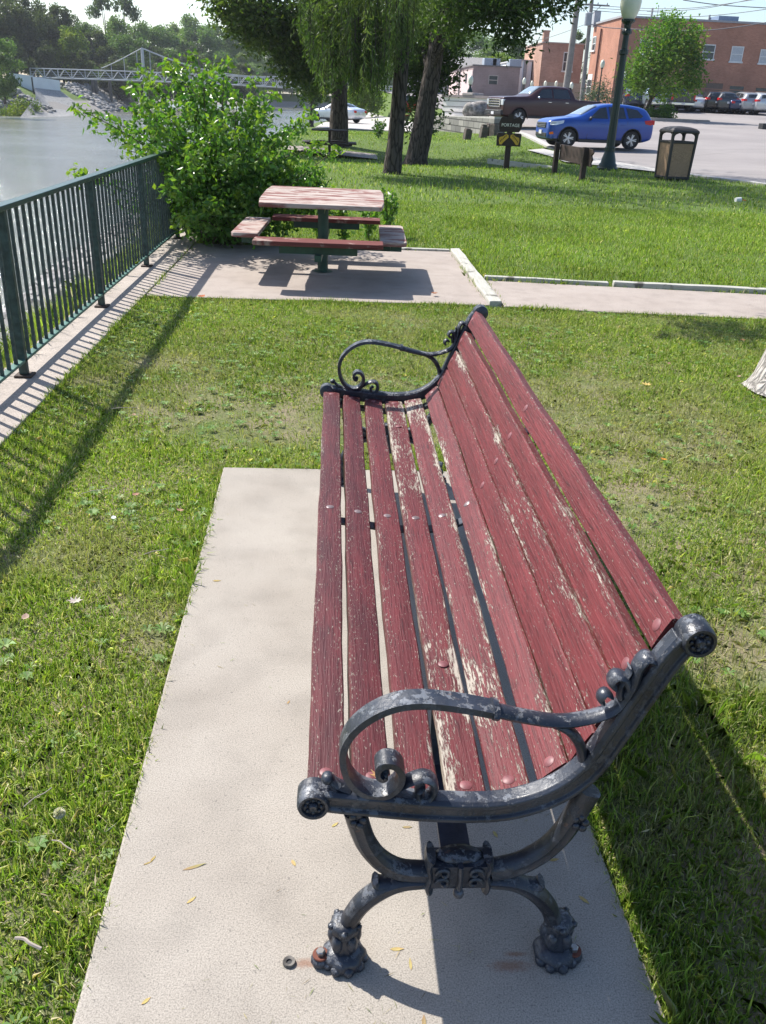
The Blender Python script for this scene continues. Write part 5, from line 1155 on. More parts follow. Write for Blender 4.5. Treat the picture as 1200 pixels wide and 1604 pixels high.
# pink building
Yp = 94; xl, zp = fx(742, 103, Yp); xr_, _ = fx(815, 108, Yp)
pk, I4 = building('pink_building', 'low pink flat roofed building with slit windows, its sunlit side coloured paler', xl, xr_, Yp, Yp + 19, .5, zp, m_brick('pink block in shade tone', (.30, .235, .225), (.31, .245, .235), (.27, .21, .20), 2.), .12, (.16, .15, .15))  # front in a darker copy of the pink: shade put into its colour
bm = bmesh.new(); box(bm, xl - .06, xl + .02, Yp + .01, Yp + 19, -1, zp - .35); fin('side_wall', bm, plain('pink render in sun tone', (.56, .44, .42), .85), pk).matrix_parent_inverse = I4  # slab in a paler copy of the pink: sunlight put into its colour
xw, za = fx(772, 132, Yp); _, zb = fx(772, 119, Yp); window(pk, I4, 'f', xw, za, .8, zb - za, Yp, plain('beige frame', (.42, .37, .33), .7), False)
for px, y0, y1 in ((730, 116, 130), (716, 116, 129), (703, 120, 132)):
    r = ray(px, y1); t = (xl - .06) / r.x; ya = r.y * t; z0_ = EYE + r.z * t; r2 = ray(px, y0); z1_ = EYE + r2.z * (xl - .06) / r2.x
    bm = bmesh.new(); box(bm, xl - .12, xl - .05, ya - .45, ya + .45, z0_, z1_); fin('slit_window', bm, GLASSB, pk).matrix_parent_inverse = I4
for px in (721, 698): r = ray(px, 120); ya = r.y * (xl - .06) / r.x; bm = bmesh.new(); box(bm, xl - .2, xl - .06, ya - .25, ya + .25, -1, zp + .1); fin('pilaster', bm, plain('grey pilaster', (.25, .23, .23), .8), pk).matrix_parent_inverse = I4
for px, w_ in ((766, 1.3), (775, .8), (805, 1.2)):
    xq, _ = fx(px, 100, Yp + 4); bm = bmesh.new(); box(bm, xq - w_ / 2, xq + w_ / 2, Yp + 3, Yp + 4.5, zp + .12, zp + .85); fin('rooftop_unit', bm, plain('pale rooftop metal', (.34, .38, .44), .5, .2), pk, False, .05).matrix_parent_inverse = I4
# second block further along and grey roofed house
xA, zA = fx(640, 112, 128); xB, _ = fx(700, 112, 128)
b5, I5 = building('pink_building', 'long pale building seen between the two trunks behind the red tailgate', xA, xl - 1, 128, 140, -.5, zA, plain('pale lilac render', (.46, .42, .43), .85), .2, (.2, .2, .2))
for px in (652, 663): 
    xq, _ = fx(px, 130, 128); window(b5, I5, 'f', xq, 1.2, .8, 1.6, 128, WHITEP, False)
hx, hz = fx(722, 90, 135); gx, gzz = fx(722, 105, 135); bm = bmesh.new()
hs = empty('house', (hx, 135, 0), 0, 'house with a broad grey shingle roof rising behind the pink building', 'house'); I6 = Matrix.Translation((-hx, -135, 0))
box(bm, hx - 4.5, hx + 5, 135, 146, -1, gzz); fin('wall', bm, plain('tan house wall', (.32, .30, .27), .8), hs).matrix_parent_inverse = I6
bm = bmesh.new(); prism(bm, [(134.5, gzz), (140.5, hz + .3), (146.5, gzz)], Matrix(((0, 0, 1, 0), (1, 0, 0, 0), (0, 1, 0, 0), (0, 0, 0, 1))), hx - 5, hx + 5.5); fin('roof', bm, plain('grey shingles', (.21, .20, .19), .9, 0, .25, 5), hs).matrix_parent_inverse = I6

# ------------------------------------------------------------------ street walls
CP = plain('cream parapet concrete', (.78, .72, .68), .8, 0, .06, 2)
A_, B_ = at(696, 170, 59), at(772, 170, 56)
d_ = (B_ - A_); d_.z = 0; Lp = d_.length; rzp = math.atan2(d_.y, d_.x); ztop = at(735, 151, 57.5).z
par = empty('bridge_parapet', (A_.x, A_.y, 0), rzp, 'cream concrete street parapet with grooved lines behind the boulder', 'wall')
bm = bmesh.new(); box(bm, 0, Lp + 6, -.15, .15, -.5, ztop - .08)
fin('wall', bm, CP, par); bm = bmesh.new(); box(bm, 0, Lp + 6, -.24, .24, ztop - .08, ztop + .06); fin('coping', bm, plain('grey brown coping', (.30, .25, .24), .8), par)
bm = bmesh.new()
for z in (ztop - .30, ztop - .60, ztop - .9): box(bm, 0, Lp + 6, -.165, -.149, z, z + .03)
fin('groove_strip', bm, plain('dark groove', (.12, .10, .10), .9), par)
pp = at(738, 160, 58); 
pil = empty('parapet_pillar', (pp.x, pp.y - .5, 0), rzp, 'cream square pillar carrying a small globe lamp on the parapet', 'pillar'); bm = bmesh.new(); box(bm, -.34, .34, -.34, .34, -.5, ztop + .05); fin('shaft', bm, CP, pil); bm = bmesh.new(); box(bm, -.46, .46, -.46, .46, ztop + .05, ztop + .2); fin('cap', bm, plain('pillar cap stone', (.38, .33, .31), .8), pil, False, .03)
def small_lamp(px, py_top, d, zb, label, H=None, group='small globe street lamps in the background', two=False):
    T = at(px, py_top, d); z0 = zb; H = T.z - z0
    l = empty('street_lamp', (T.x, T.y, z0), 0, label, 'street lamp', group); gr = .155
    bm = bmesh.new(); lathe(bm, [(.16, 0), (.16, .12), (.08, .25), (.055, .4), (.045, H - .62), (.09, H - .56), (.10, H - .52)], 12); fin('post', bm, LAMPM, l, True)
    bm = bmesh.new(); lathe(bm, [(.11, H - .52), (gr, H - .36), (gr * .95, H - .2), (.1, H - .08), (.03, H - .04), (.01, H)], 16); fin('globe', bm, GLOBE, l, True); return l
small_lamp(738, 117, 57.4, ztop + .2, 'small globe lamp standing on the parapet pillar'); bpy.data.objects
for px, ty, d, lab in ((822, 121, 80, 'small globe lamp in front of the white building'), (834, 126, 92, 'faint globe lamp just above the maroon pickup roof, left one'), (855, 126, 92, 'faint globe lamp above the maroon pickup roof, right of the left one'), (872, 126, 92, 'faint globe lamp beside the tall leaning pole'), (896, 128, 76, 'globe lamp right of the tall leaning pole behind the pickup cab'), (945, 93, 70, 'globe lamp on slim dark post left of the main lamp post'), (979, 112, 82, 'globe lamp peeping out right of the main lamp post')):
    p = at(px, ty, d); small_lamp(px, ty, d, gz(p.x, p.y), lab)
# stone block retaining wall in the park
SB = m_brick('grey limestone blocks', (.30, .285, .26), (.15, .145, .135), (.05, .047, .045), 4.4)
s0, s1 = at(652, 193, 66), at(772, 215, 47.5)
W_ = [s0, s0.lerp(s1, .5), s1]; o = wall_strip('stone_wall', W_, [-1, -1, -1], [at(652, 183, 66).z, at(712, 183, 56.7).z, at(772, 186, 47.5).z], .5, SB); tag(o, 'grey limestone block wall below the boulder', 'wall')
o = wall_strip('stone_coping', [s0, s1], [at(652, 183, 66).z, at(772, 186, 47.5).z], [at(652, 183, 66).z + .10, at(772, 186, 47.5).z + .1], .6, PAVEM); tag(o, 'pale flat coping on the limestone block wall', 'coping')
for i, (px, py) in enumerate(((731, 219), (756, 216), (764, 213), (773, 213), (783, 211), (790, 209))):
    p = ongr(px, py); bm = bmesh.new(); h = .5 if i else .45; box(bm, -.16, .16, -.16, .16, -.1, h); box(bm, -.14, .1, -.1, .14, h, h + random.uniform(.03, .12)); o = fin('timber_stump', bm, plain('rotting dark timber', (.10, .08, .065), .9, 0, .4, 6, .4), None, False, .03); o.location = (p.x, p.y, gz(p.x, p.y)); tag(o, ['short tilted stump standing apart at the left of the timber row', 'first timber post of the row at the foot of the block wall', 'second timber post of the row at the foot of the block wall', 'third timber post of the row at the foot of the block wall', 'fourth timber post of the row, behind the brown sign', 'last timber post of the row, right of the brown sign'][i], 'timber', 'old timber posts below the block wall'); o.rotation_euler = (random.uniform(-.12, .12), .1, random.random())
# boulder
bp_ = at(746, 184, 54.5); bm = bmesh.new(); vs = ball(bm, (0, 0, .3), 1., (.86, .6, .50), 4)
for v in vs:
    n_ = math.sin(v.co.x * 3 + 1) * .08 + math.sin(v.co.y * 5 + v.co.z * 4) * .06 + math.sin(v.co.z * 7 + v.co.x * 5) * .04; v.co *= 1 + n_; v.co.z = max(v.co.z, -.2)
    if v.co.x < -.4: v.co.z *= 1.08
o = fin('boulder', bm, plain('speckled granite', (.27, .245, .225), .9, 0, .7, 5, .8), None, False); o.location = (bp_.x, bp_.y, at(746, 184, 54.5).z); tag(o, 'large speckled boulder sitting above the block wall', 'boulder')

# ------------------------------------------------------------------ main lamp post, bin, signs
q = onz(951, 266, -.02); Ht = at(987, 30, math.hypot(q.x, q.y)).z
lp = empty('lamp_post', (q.x, q.y, gz(q.x, q.y)), 0, 'tall dark green fluted lamp post with milky globe beside the blue crossover', 'lamp post')
bm = bmesh.new(); lathe(bm, [(.30, -.02), (.30, .06), (.26, .09), (.26, .15), (.22, .19), (.20, .30), (.15, .46), (.135, .52)], 16); fin('base', bm, LAMPM, lp, True)
bm = bmesh.new(); lathe(bm, [(.155, .50), (.155, .60), (.125, .63), (.122, .9), (.092, Ht - .85), (.125, Ht - .82), (.125, Ht - .72), (.085, Ht - .70), (.08, Ht - .36), (.14, Ht - .32), (.14, Ht - .26), (.09, Ht - .20), (.10, Ht - .10), (.19, Ht - .03), (.19, Ht + .02)], 24, flute=.06); fin('post', bm, LAMPM, lp, False)
bm = bmesh.new(); lathe(bm, [(.14, Ht + .02), (.20, Ht + .10), (.265, Ht + .28), (.285, Ht + .44), (.27, Ht + .58), (.19, Ht + .72), (.09, Ht + .79), (.04, Ht + .84), (.02, Ht + .92)], 24); fin('globe', bm, GLOBE, lp, True)
q = at(1052, 277, 25.3); zc = -.06
bn = empty('litter_bin', (q.x, q.y, q.z - .05), math.radians(8), 'square brown litter bin with pebbled panels and arched open top at the parking edge', 'litter bin'); AGG = plain('tan pebbled panel', (.36, .23, .14), .9, 0, .5, 70, .5); BF = plain('dark brown bin frame', (.035, .03, .026), .6)
def tap(bm, top=.90, H=1.25):
    for v in bm.verts: k = 1.0 - .10 * (1 - v.co.z / H); v.co.x *= k; v.co.y *= k
bm = bmesh.new(); w_ = .33
for sx in (-1, 1):
    for sy in (-1, 1): box(bm, sx * w_ - .035, sx * w_ + .035, sy * w_ - .035, sy * w_ + .035, 0, 1.12)
box(bm, -w_, w_, -w_, w_, 0, .04)
for z0_, z1_ in ((.02, .08), (.86, .92)):
    for s_ in (-1, 1): box(bm, -w_, w_, s_ * w_ - .03, s_ * w_ + .03, z0_, z1_); box(bm, s_ * w_ - .03, s_ * w_ + .03, -w_, w_, z0_, z1_)
tap(bm); fin('frame', bm, BF, bn, False, .012)
for k in range(4):
    M = Matrix.Rotation(k * PI / 2, 4, 'Z'); bm = bmesh.new(); box(bm, -w_ + .03, w_ - .03, -w_ - .01, -w_ + .02, .06, .88, M); tap(bm); fin('side_panel', bm, AGG, bn)
bm = bmesh.new(); prev = None
for r_, z in ((.365, 1.10), (.375, 1.13), (.36, 1.17), (.30, 1.215), (.18, 1.25), (.02, 1.265)):
    ring = [bm.verts.new((sx * r_, sy * r_, z)) for sx, sy in ((-1, -1), (0, -1.02), (1, -1), (1.02, 0), (1, 1), (0, 1.02), (-1, 1), (-1.02, 0))]
    if prev:
        for k in range(8): bm.faces.new((prev[k], prev[(k + 1) % 8], ring[(k + 1) % 8], ring[k]))
    else: bm.faces.new(ring)
    prev = ring
bm.faces.new(prev)
for k in range(4):   # arch corners of the openings
    M = Matrix.Rotation(k * PI / 2, 4, 'Z')
    for s_ in (-1, 1): prism(bm, [(s_ * .30, 1.10), (s_ * .30, 1.0), (s_ * .25, 1.07), (s_ * .17, 1.10)], M @ Matrix(((1, 0, 0, 0), (0, 0, 1, 0), (0, 1, 0, 0), (0, 0, 0, 1))), -.34, -.31)
fin('hood', bm, BF, bn, False, .01)
# portage sign
q = onz(793, 263, -.03); sg = empty('wooden_sign', (q.x, q.y, gz(q.x, q.y)), math.radians(-6), 'brown wooden portage sign on a post with two yellow paddle shapes', 'sign')
bm = bmesh.new(); box(bm, -.075, .075, -.05, .07, -.05, 1.25); fin('post', bm, BROWNM, sg, False, .008)
FXZ = Matrix(((1, 0, 0, 0), (0, 0, 1, 0), (0, 1, 0, 0), (0, 0, 0, 1)))
bm = bmesh.new(); prism(bm, [(-.34, .62), (.32, .62), (.33, .92), (.30, .95), (-.32, .95), (-.35, .9)], FXZ, -.09, -.05); fin('lower_board', bm, BROWNM, sg, False, .008)
out = [(-.30, .98), (.28, .98), (.34, 1.08), (.355, 1.20), (.32, 1.34), (.26, 1.42), (.16, 1.37), (.08, 1.34), (.06, 1.43), (.02, 1.475), (-.05, 1.475), (-.09, 1.43), (-.10, 1.35), (-.17, 1.38), (-.24, 1.41), (-.30, 1.35), (-.345, 1.22), (-.34, 1.08)]
out = [(a * .9, .98 + (b - .98) * .92) for a, b in out]; bm = bmesh.new(); prism(bm, out, FXZ, -.10, -.055); fin('carved_board', bm, BROWNM, sg, False, .006)
YEL = plain('yellow ochre paint', (.62, .36, .03), .6); CRM = plain('cream letter paint', (.72, .68, .60), .6)
for sx in (-1, 1):
    bm = bmesh.new(); o_ = [(.03, .90), (.09, .93), (.17, .87), (.27, .84), (.285, .76), (.26, .66), (.20, .655), (.13, .74), (.02, .84)]; prism(bm, [(sx * a, b) for a, b in o_], FXZ, -.098, -.0895); pd = fin('paddle_panel', bm, YEL, sg)
    bm = bmesh.new()
    for k in range(5): box(bm, .085 + k * .035, .105 + k * .035, -.101, -.0975, .855 - k * .033, .90 - k * .033) if sx > 0 else box(bm, -.105 - k * .035, -.085 - k * .035, -.101, -.0975, .855 - k * .033, .90 - k * .033)
    fin('carved_marks', bm, BROWNM, pd)
def text(s_, size, loc, rot, mat, parent, name='lettering', ext=.004, bold=.004):
    cu = bpy.data.curves.new(name, 'FONT'); cu.body = s_; cu.size = size; cu.extrude = ext; cu.offset = bold; cu.align_x = 'CENTER'
    t = bpy.data.objects.new(name, cu); COL.objects.link(t); dg = bpy.context.evaluated_depsgraph_get(); me = bpy.data.meshes.new_from_object(t.evaluated_get(dg)); bpy.data.objects.remove(t)
    o = link(name, me, parent, mat); o.location = loc; o.rotation_euler = rot; return o
text('PORTAGE', .112, (.0, -.103, 1.115), (PI / 2, 0, 0), CRM, sg, bold=.001)
# low brown board seen obliquely
a, b = onz(868, 272, -.03), onz(911, 283, -.03); dv = b - a; ls = empty('low_sign', (a.x, a.y, gz(a.x, a.y)), math.atan2(dv.y, dv.x), 'low dark brown wooden board on two posts beside the lamp post', 'sign'); Ls = dv.length
hh = at(868, 222, math.hypot(a.x, a.y)).z - gz(a.x, a.y)
for x in (0, Ls): bm = bmesh.new(); box(bm, x - .06, x + .06, -.06, .06, -.05, hh - (.0 if x == 0 else .02)); fin('post', bm, BROWNM, ls, False, .008)
bm = bmesh.new(); prism(bm, [(.06, hh - .42), (Ls + .30, hh - .44), (Ls + .26, hh - .36), (Ls + .34, hh - .28), (Ls + .25, hh - .2), (Ls + .36, hh - .12), (Ls + .28, hh - .05), (.06, hh - .05)], FXZ, -.10 + .16, -.06 + .16); fin('board', bm, BROWNM, ls, False, .006)

# far small picnic table and its slab
q = at(516, 238, 33.0); z0_ = gz(q.x, q.y)
ft = empty('picnic_table', (q.x, q.y, z0_ + .03), 0, 'small dark picnic table in the shade in front of the dark tree trunk', 'picnic table')
for k in range(4): bm = bmesh.new(); box(bm, -.62, .62, -.59 + k * .297, -.31 + k * .297, .80, .84); fin('table_plank', bm, BROWNM, ft, False, .006)
bm = bmesh.new(); lathe(bm, [(.10, 0), (.05, .02), (.05, .8)], 12); fin('pedestal', bm, BROWNM, ft, True)
for k in range(4): R = Matrix.Rotation(k * PI / 2, 4, 'Z'); bm = bmesh.new(); box(bm, .68, .94, -.58, .58, .40, .45, R); fin('bench_seat', bm, BROWNM, ft, False, .006); bm = bmesh.new(); box(bm, .03, .8, -.03, .03, .33, .39, R); fin('support_arm', bm, BROWNM, ft)
bm = bmesh.new(); vv = [bm.verts.new((x, y, gz(x, y) + .03)) for x, y in ((q.x - 1.6, q.y - .9), (q.x + 1.7, q.y - .9), (q.x + 1.7, q.y + 1.8), (q.x - 1.6, q.y + 1.8))]; bm.faces.new(vv); o = fin('small_slab', bm, SLABM); o['kind'] = 'structure'
q = onz(592, 224, -.2); sprig(q.x, q.y, .75, 12, 'loose shrubby sprout left of the willow trunk', None, .16, ((.05, .11, .02), (.09, .17, .03), (.13, .2, .04)), .3)
# parking island with planting
p = at(1040, 182, 67.5); bm = bmesh.new(); lathe(bm, [(3.4, -.2), (3.4, .12), (3.2, .14), (3.1, .1), (.01, .12)], 30, Matrix.Diagonal((1, .5, 1, 1))); o = fin('parking_island', bm, [CURBM]); o.location = (p.x - .2, p.y, gz(p.x, p.y) + .02); o['kind'] = 'structure'
for px, r, h, lab in ((1012, .9, .45, 'low green plants at the foot of the island tree'), (1046, .35, .8, 'round dark shrub standing on the parking island'), (1030, .8, .3, 'low ground plants in the middle of the parking island')):
    p = at(px, 180, 67); t = empty('island_bush', (p.x, p.y, gz(p.x, p.y) + .1), 0, lab, 'bush', 'plants on the parking island'); crown('foliage', t, [(random.uniform(-r, r) * .8, random.uniform(-.3, .3), h * random.uniform(.3, .8), r * .5, r * .5, h * .4) for _ in range(6)], 900, .16, .08, [(.05, .11, .02), (.10, .19, .03)], (1, 1))
p = at(940, 152, 84); t = empty('spruce_bush', (p.x, p.y, gz(p.x, p.y)), 0, 'grey green spiky spruce in front of the brick corner', 'bush'); crown('foliage', t, [(0, 0, .4 + k * .35, 1.3 - .28 * k, 1.3 - .28 * k, .35) for k in range(4)], 1500, .35, .06, [(.05, .075, .06), (.08, .11, .09)], (1, 1), -.2)
# sign base at the right edge
p = at(1198, 204, 62); o = empty('sign_base', (p.x, p.y, p.z), 0, 'dark weighted base of a portable sign at the right edge of the street', 'sign base'); bm = bmesh.new(); box(bm, -.32, .25, -.3, .3, -.02, .38); fin('weight', bm, BLACKM, o, False, .03); bm = bmesh.new(); tube(bm, [(.15, 0, .38), (.45, 0, 2.2)], .05, 6); fin('pole', bm, WHITEP, o)

# ------------------------------------------------------------------ utility poles and wires
POLE = plain('weathered grey pole wood', (.24, .22, .20), .9, 0, .2, 3)
def upole(px0, py0, px1, py1, d, r, label, arm=None, box_=None):
    a, b = at(px0, py0, d), at(px1, py1, d); a.z = gz(a.x, a.y); t = empty('utility_pole', a, 0, label, 'utility pole', 'utility poles'); v = b - a; v = v + v.normalized() * 1.
    bm = bmesh.new(); tube(bm, [(0, 0, -.2), v], [r, r * .7], 10); fin('pole', bm, POLE, t, True)
    if arm: 
        c = at(px1 + (px0 - px1) * arm / (py0 - py1), py1 + arm, d) - a; bm = bmesh.new(); box(bm, c.x - 1.5, c.x + 1.5, c.y - .2, c.y - .08, c.z - .06, c.z + .06); tube(bm, [(c.x - .8, c.y - .14, c.z), (c.x, c.y - .1, c.z - .8), (c.x + .8, c.y - .14, c.z)], .03, 5, cap=False); fin('crossarm', bm, POLE, t)
        for k in (-1.3, -.5, .5, 1.3): bm = bmesh.new(); lathe(bm, [(.05, 0), (.06, .08), (.03, .16)], 8, Matrix.Translation((c.x + k, c.y - .14, c.z + .06))); fin('insulator', bm, PAVEM, t)
    if box_: c = at(*box_[:2], d) - a; bm = bmesh.new(); lathe(bm, [(.05, -.5), (.3, -.48), (.3, .42), (.2, .5), (.05, .52)], 14, Matrix.Translation((c.x, c.y - .1, c.z))); fin('transformer', bm, plain('grey transformer can', (.3, .32, .34), .5), t, True)
    return t
upole(886, 138, 905, 5, 70, .26, 'tall thick leaning utility pole left of the large brick building')
upole(911, 158, 927, 5, 86, .20, 'utility pole with crossarm in front of the brick corner', 3, (921, 30))
upole(697, 150, 706, 28, 88, .20, 'utility pole with transformer right of the leaning trunk', 2, (709, 52))
WIRE = plain('dark overhead cable', (.10, .10, .11), .6)
def wire(pts, label, r=.018):
    P = [at(*p) for p in pts]; bm = bmesh.new(); tube(bm, catmull(P, 8), r, 4); o = fin('power_line', bm, WIRE); tag(o, label, 'power line', 'overhead wires')
wire([(1070, 0, 78), (1130, 8, 80), (1230, 14, 82)], 'overhead wire dipping from top centre to the right edge', .03)
wire([(925, 8, 86), (1010, 13, 84), (1090, 12, 80), (1190, -2, 76)], 'upper overhead wire from the crossarm to the top right', .022)
wire([(925, 12, 86), (1020, 17, 84), (1110, 12, 80), (1230, -14, 76)], 'second overhead wire from the crossarm', .022)
wire([(925, 16, 86), (1000, 22, 84), (1080, 26, 80), (1150, 21, 78), (1230, 10, 76)], 'lowest overhead wire above the big building roof', .022)
wire([(925, 38, 86), (960, 44, 84), (1080, 48, 78), (1150, 43, 76), (1230, 30, 74)], 'pale sleeved cable sagging across the big brick wall', .035)
wire([(706, 32, 88), (800, 28, 88), (880, 14, 87), (925, 5, 86)], 'wire between the transformer pole and the crossarm pole, upper one', .022)
wire([(706, 36, 88), (800, 37, 88), (880, 22, 87), (925, 10, 86)], 'wire between the transformer pole and the crossarm pole, lower one', .022)
wire([(706, 75, 88), (780, 74, 90), (855, 60, 92), (925, 35, 86)], 'slack service wire reaching past the brick chimney', .02)

# ------------------------------------------------------------------ litter, leaves, twigs
FALLM = m_leaf('dry leaf', .2, .7, .2)
def flat_leaf(name, label, px, py, L, W, rot, col, group, curl=.15, z=.0015, maple=False):
    p = onz(px, py, z if z > .002 else 0); bm = bmesh.new(); cl = bm.verts.layers.float_color.new('tint')
    if maple: pts = [(0, -.5), (.08, -.15), (.35, -.35), (.28, -.05), (.55, .1), (.25, .15), (.3, .42), (.1, .25), (0, .6), (-.1, .25), (-.32, .4), (-.25, .13), (-.55, .08), (-.28, -.07), (-.33, -.36), (-.08, -.15)]; pts = [(x * L, y * L) for x, y in pts]
    else: pts = [(-L / 2, 0), (-L * .25, W * .45), (L * .1, W * .5), (L * .5, 0), (L * .1, -W * .5), (-L * .25, -W * .45)]
    c = bm.verts.new((0, 0, 0)); vs = [bm.verts.new((x, y, curl * (x * x + y * y) / L + random.uniform(0, .1) * W)) for x, y in pts]
    for k in range(len(vs)): bm.faces.new((vs[k], vs[(k + 1) % len(vs)], c))
    for v in bm.verts: v[cl] = (*[q * random.uniform(.85, 1.1) for q in col], 1)
    o = fin(name, bm, FALLM); so = o.modifiers.new('t', 'SOLIDIFY'); so.thickness = .0006; o.location = (p.x, p.y, p.z); o.rotation_euler = (random.uniform(-.03, .03), random.uniform(-.03, .03), rot); return tag(o, label, 'fallen leaf', group)
wl = [(305, 1358, .055, .008, .35, 'slim tan willow leaf with stalk lying on the left of the pad'), (240, 1345, .02, .006, 1.1, 'tiny tan leaf near the left edge of the pad'), (300, 1410, .026, .007, .8, 'short tan leaf on the left of the pad below the stalked one'), (232, 1352, .022, .004, .5, 'thin curl of leaf near the pad left edge'), (622, 1487, .030, .008, 0, 'yellow willow leaf between the bench feet, nearer the left foot'), (643, 1510, .030, .006, 1.6, 'yellow willow leaf standing lengthwise right of the left foot'), (664, 1601, .03, .008, 1.5, 'yellow leaf at the bottom edge of the photo'), (915, 1410, .030, .009, -.9, 'orange tan leaf on the shaded pad right of the bench leg'), (868, 1347, .026, .008, .2, 'tan leaf under the rear arch of the bench'), (776, 1307, .022, .008, -1.2, 'green yellow leaf beside the stretcher'), (525, 1292, .022, .007, .7, 'tan leaf just below the front scroll'), (460, 1352, .022, .008, -1.1, 'tan leaf left of the front leg'), (229, 1568, .022, .007, .8, 'brown leaf near the bottom of the pad'), (340, 910, .03, .010, .1, 'grey leaf on the pad beside the front slat'), (638, 1296, .025, .007, 0, 'tan leaf under the rail'), (452, 1100, .018, .005, 1.2, 'dark thin leaf beside the front slat')]
for px, py, L, W, r, lab in wl: flat_leaf('fallen_leaf', lab, px, py, L, W, r, random.choice([(.42, .30, .12), (.50, .38, .16), (.36, .27, .13)]), 'willow leaves on the concrete pad', .08)
ll = [(1012, 603, .075, (.62, .48, .16), 'pale yellow maple leaf on the lawn right of the backrest', True), (1040, 720, .035, (.55, .26, .04), 'orange curled leaf on the lawn right of the backrest', False), (1048, 570, .04, (.30, .16, .13), 'purplish brown leaf beyond the yellow maple leaf', False), (1163, 533, .05, (.30, .14, .07), 'brown leaf in the shade patch near the right edge', True), (178, 812, .035, (.62, .62, .58), 'white feather or petal in the grass left of the pad', False), (118, 942, .05, (.50, .46, .42), 'whitish torn leaf in the grass at left', True), (213, 775, .035, (.42, .22, .18), 'pinkish brown leaf in the left lawn', False), (282, 800, .035, (.42, .22, .16), 'pink brown leaf near the pad left edge', False), (210, 650, .04, (.38, .24, .16), 'curled brown leaf in the railing shadow', False), (315, 465, .09, (.42, .14, .05), 'reddish bark piece at the near edge of the picnic slab', False), (680, 460, .07, (.36, .15, .07), 'brown leaf on the slab right of the table shadow', True), (1018, 640, .02, (.4, .3, .2), 'small tan leaf below the yellow maple leaf', False), (40, 968, .04, (.4, .3, .22), 'tan leaf far left in the lawn', False), (1157, 590, .04, (.35, .25, .2), 'brown leaf near the pale trunk', False)]
for px, py, L, c, lab, mp in ll: flat_leaf('fallen_leaf', lab, px, py, L, L * .6, random.random() * 6, c, 'fallen leaves on the lawn', .5, .022, mp)
o = flat_leaf('fallen_leaf', 'orange dry leaf caught behind the near armrest curl on the seat', 603, 1222, .035, .02, .4, (.62, .36, .18), None, .8, .44, True); p = ony = at(603, 1222, 1.27); o.location = (.10, 1.25, .444)
flat_leaf('leaflet', 'x', 840, 840, .03, .01, 1.2, (.3, .2, .1), None).name = 'fallen_leaf'; bpy.data.objects[-1] if False else None
for o in list(bpy.data.objects):
    if o.get('label') == 'x': o['label'] = 'brown leaf on the pad seen through the slat gaps'; o['group'] = 'willow leaves on the concrete pad'
for (x, y, L, r, lab) in ((45, 1478, .065, 2.7, 'pale peeling twig in the grass at lower left'), (60, 1250, .08, .9, 'thin grey twig in the left lawn'), (100, 1325, .07, 2.6, 'thin tan twig left of the pad'), (245, 865, .10, .5, 'grey twig in the lawn left of the pad'), (150, 770, .12, .5, 'long thin twig in the left lawn'), (195, 640, .14, .2, 'thin twig on the railing shadow')):
    p = onz(x, y, .02); bm = bmesh.new(); tube(bm, catmull([(-L / 2, 0, 0), (-L * .1, .002, .004), (L * .2, -.002, .003), (L / 2, .003, 0)], 3), [.0035 if x == 45 else .0014] * 10, 5); o = fin('twig', bm, plain('grey twig bark', (.34, .29, .25), .9), None, True); o.location = (p.x, p.y, .022); o.rotation_euler = (0, 0, r); tag(o, lab, 'twig', 'twigs on the lawn')
p = onz(92, 1268, .03); n = 220; d = rng.normal(size=(n, 3)); d /= np.linalg.norm(d, axis=1)[:, None]; e_ = np.cross(d, rng.normal(size=(n, 3))); e_ /= np.linalg.norm(e_, axis=1)[:, None]
V_ = np.stack([d * .003, d * .014 + e_ * .0022, d * .014 - e_ * .0022], 1); o = link('dandelion', poly_mesh('dandelion', V_, np.tile([[.62, .58, .50]], (n, 1))), None, FALLM); o.location = (p.x, p.y, .018); tag(o, 'fluffy dandelion seed head in the grass left of the pad', 'seed head')
p = onz(1155, 318, .0); cup = empty('paper_cup', (p.x, p.y, .02), .3, 'crushed white cup with an orange straw lying on the far lawn', 'cup'); bm = bmesh.new(); lathe(bm, [(.04, -.06), (.05, .06)], 14, Matrix.Rotation(PI / 2, 4, 'Y')); bmesh.ops.translate(bm, verts=bm.verts, vec=(0, 0, .04)); fin('cup_body', bm, WHITEP, cup, True); bm = bmesh.new(); tube(bm, [(.05, 0, .05), (.20, .0, .03)], .01, 6); fin('straw', bm, AMBER, cup)
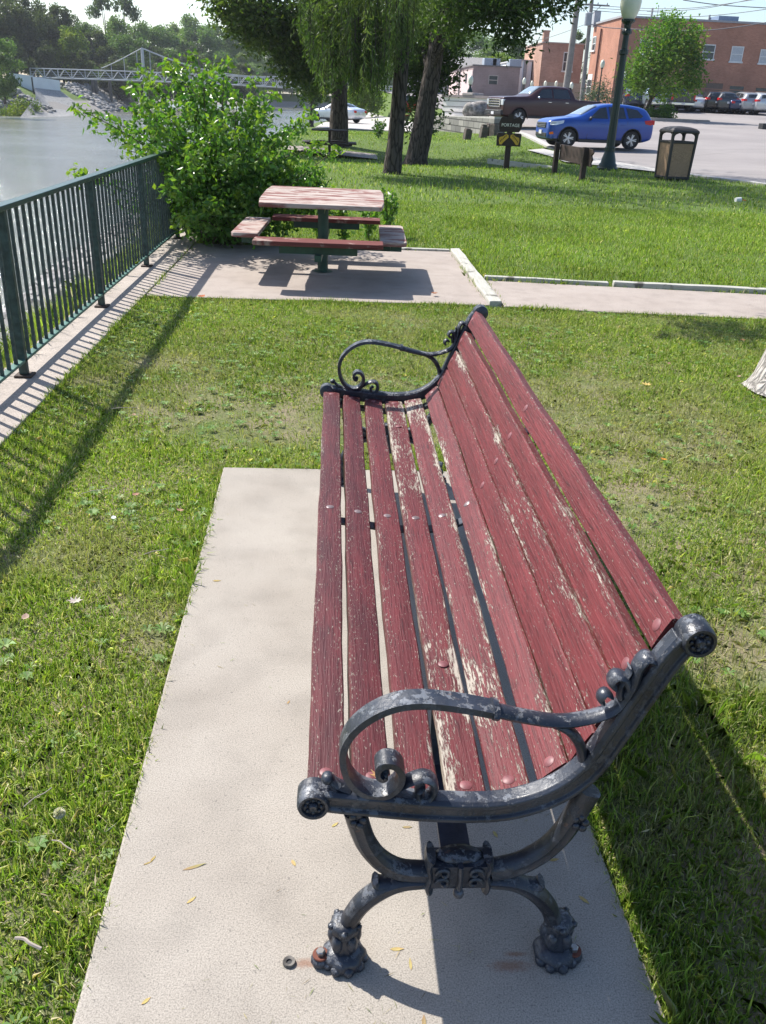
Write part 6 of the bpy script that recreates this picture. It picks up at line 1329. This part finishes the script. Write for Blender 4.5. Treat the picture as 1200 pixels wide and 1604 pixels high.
# clippings on the pad
n = 170; P = np.stack([rng.uniform(-.44, .62, n), rng.uniform(.9, 3.7, n), np.full(n, .002)], 1); k = rng.random(n) < .45; P[k, 0] = rng.normal(.10, .12, k.sum()); P[k, 1] = rng.normal(1.12, .10, k.sum())
tri = leaf_quads(P, rng.uniform(.008, .035, n), rng.uniform(.0012, .0022, n), 0); tri[:, :, 2] = .002 + np.clip(np.abs(tri[:, :, 2] - .002) * .12, 0, .004)
o = link('pad_clippings', poly_mesh('pad_clippings', tri, np.repeat(tints(n, [(.30, .26, .13), (.16, .13, .08), (.16, .2, .06)], (2, 2, 1)), 2, 0)), None, GRASSM); tag(o, 'scattered dry grass bits on the concrete pad under the bench', 'clippings', kind='stuff')

hz_ = bpy.data.materials.new('summer haze'); hz_.use_nodes = True; t_ = hz_.node_tree; t_.nodes.clear(); ho = t_.nodes.new('ShaderNodeOutputMaterial'); hv = t_.nodes.new('ShaderNodeVolumePrincipled')
hv.inputs['Color'].default_value = (.86, .91, 1, 1); hv.inputs['Density'].default_value = .00024; hv.inputs['Anisotropy'].default_value = .35; t_.links.new(hv.outputs[0], ho.inputs['Volume'])
bm = bmesh.new(); box(bm, -425, 425, -12, 630, -4.6, 30); o = fin('haze', bm, hz_); o['kind'] = 'stuff'; o['label'] = 'thin summer haze over the river and the town'; o['category'] = 'haze'

# ------------------------------------------------------------------ light
SUNDIR = Vector((-.65, .585, 1)).normalized()          # towards the sun
sd = bpy.data.lights.new('sun', 'SUN'); sd.energy = 4.4; sd.angle = math.radians(.5); sd.color = (1, .955, .88)
so = bpy.data.objects.new('sun', sd); COL.objects.link(so); so.rotation_euler = SUNDIR.to_track_quat('Z', 'Y').to_euler(); so.location = (0, 0, 30)
w = bpy.data.worlds.new('World'); scene.world = w; w.use_nodes = True; nt = w.node_tree; bg = nt.nodes['Background']
sk = nt.nodes.new('ShaderNodeTexSky'); sk.sky_type = 'NISHITA'; sk.sun_disc = False; sk.sun_elevation = math.asin(SUNDIR.z); sk.sun_rotation = math.atan2(SUNDIR.x, SUNDIR.y)
sk.air_density = 1.0; sk.dust_density = 1.4; sk.ozone_density = 3.
nt.links.new(sk.outputs[0], bg.inputs[0]); bg.inputs[1].default_value = .115
scene.view_settings.view_transform = 'Standard'; scene.view_settings.look = 'None'; scene.view_settings.gamma = 1; scene.view_settings.exposure = .93
scene.render.engine = 'CYCLES'; scene.cycles.max_bounces = 6; scene.cycles.transparent_max_bounces = 8
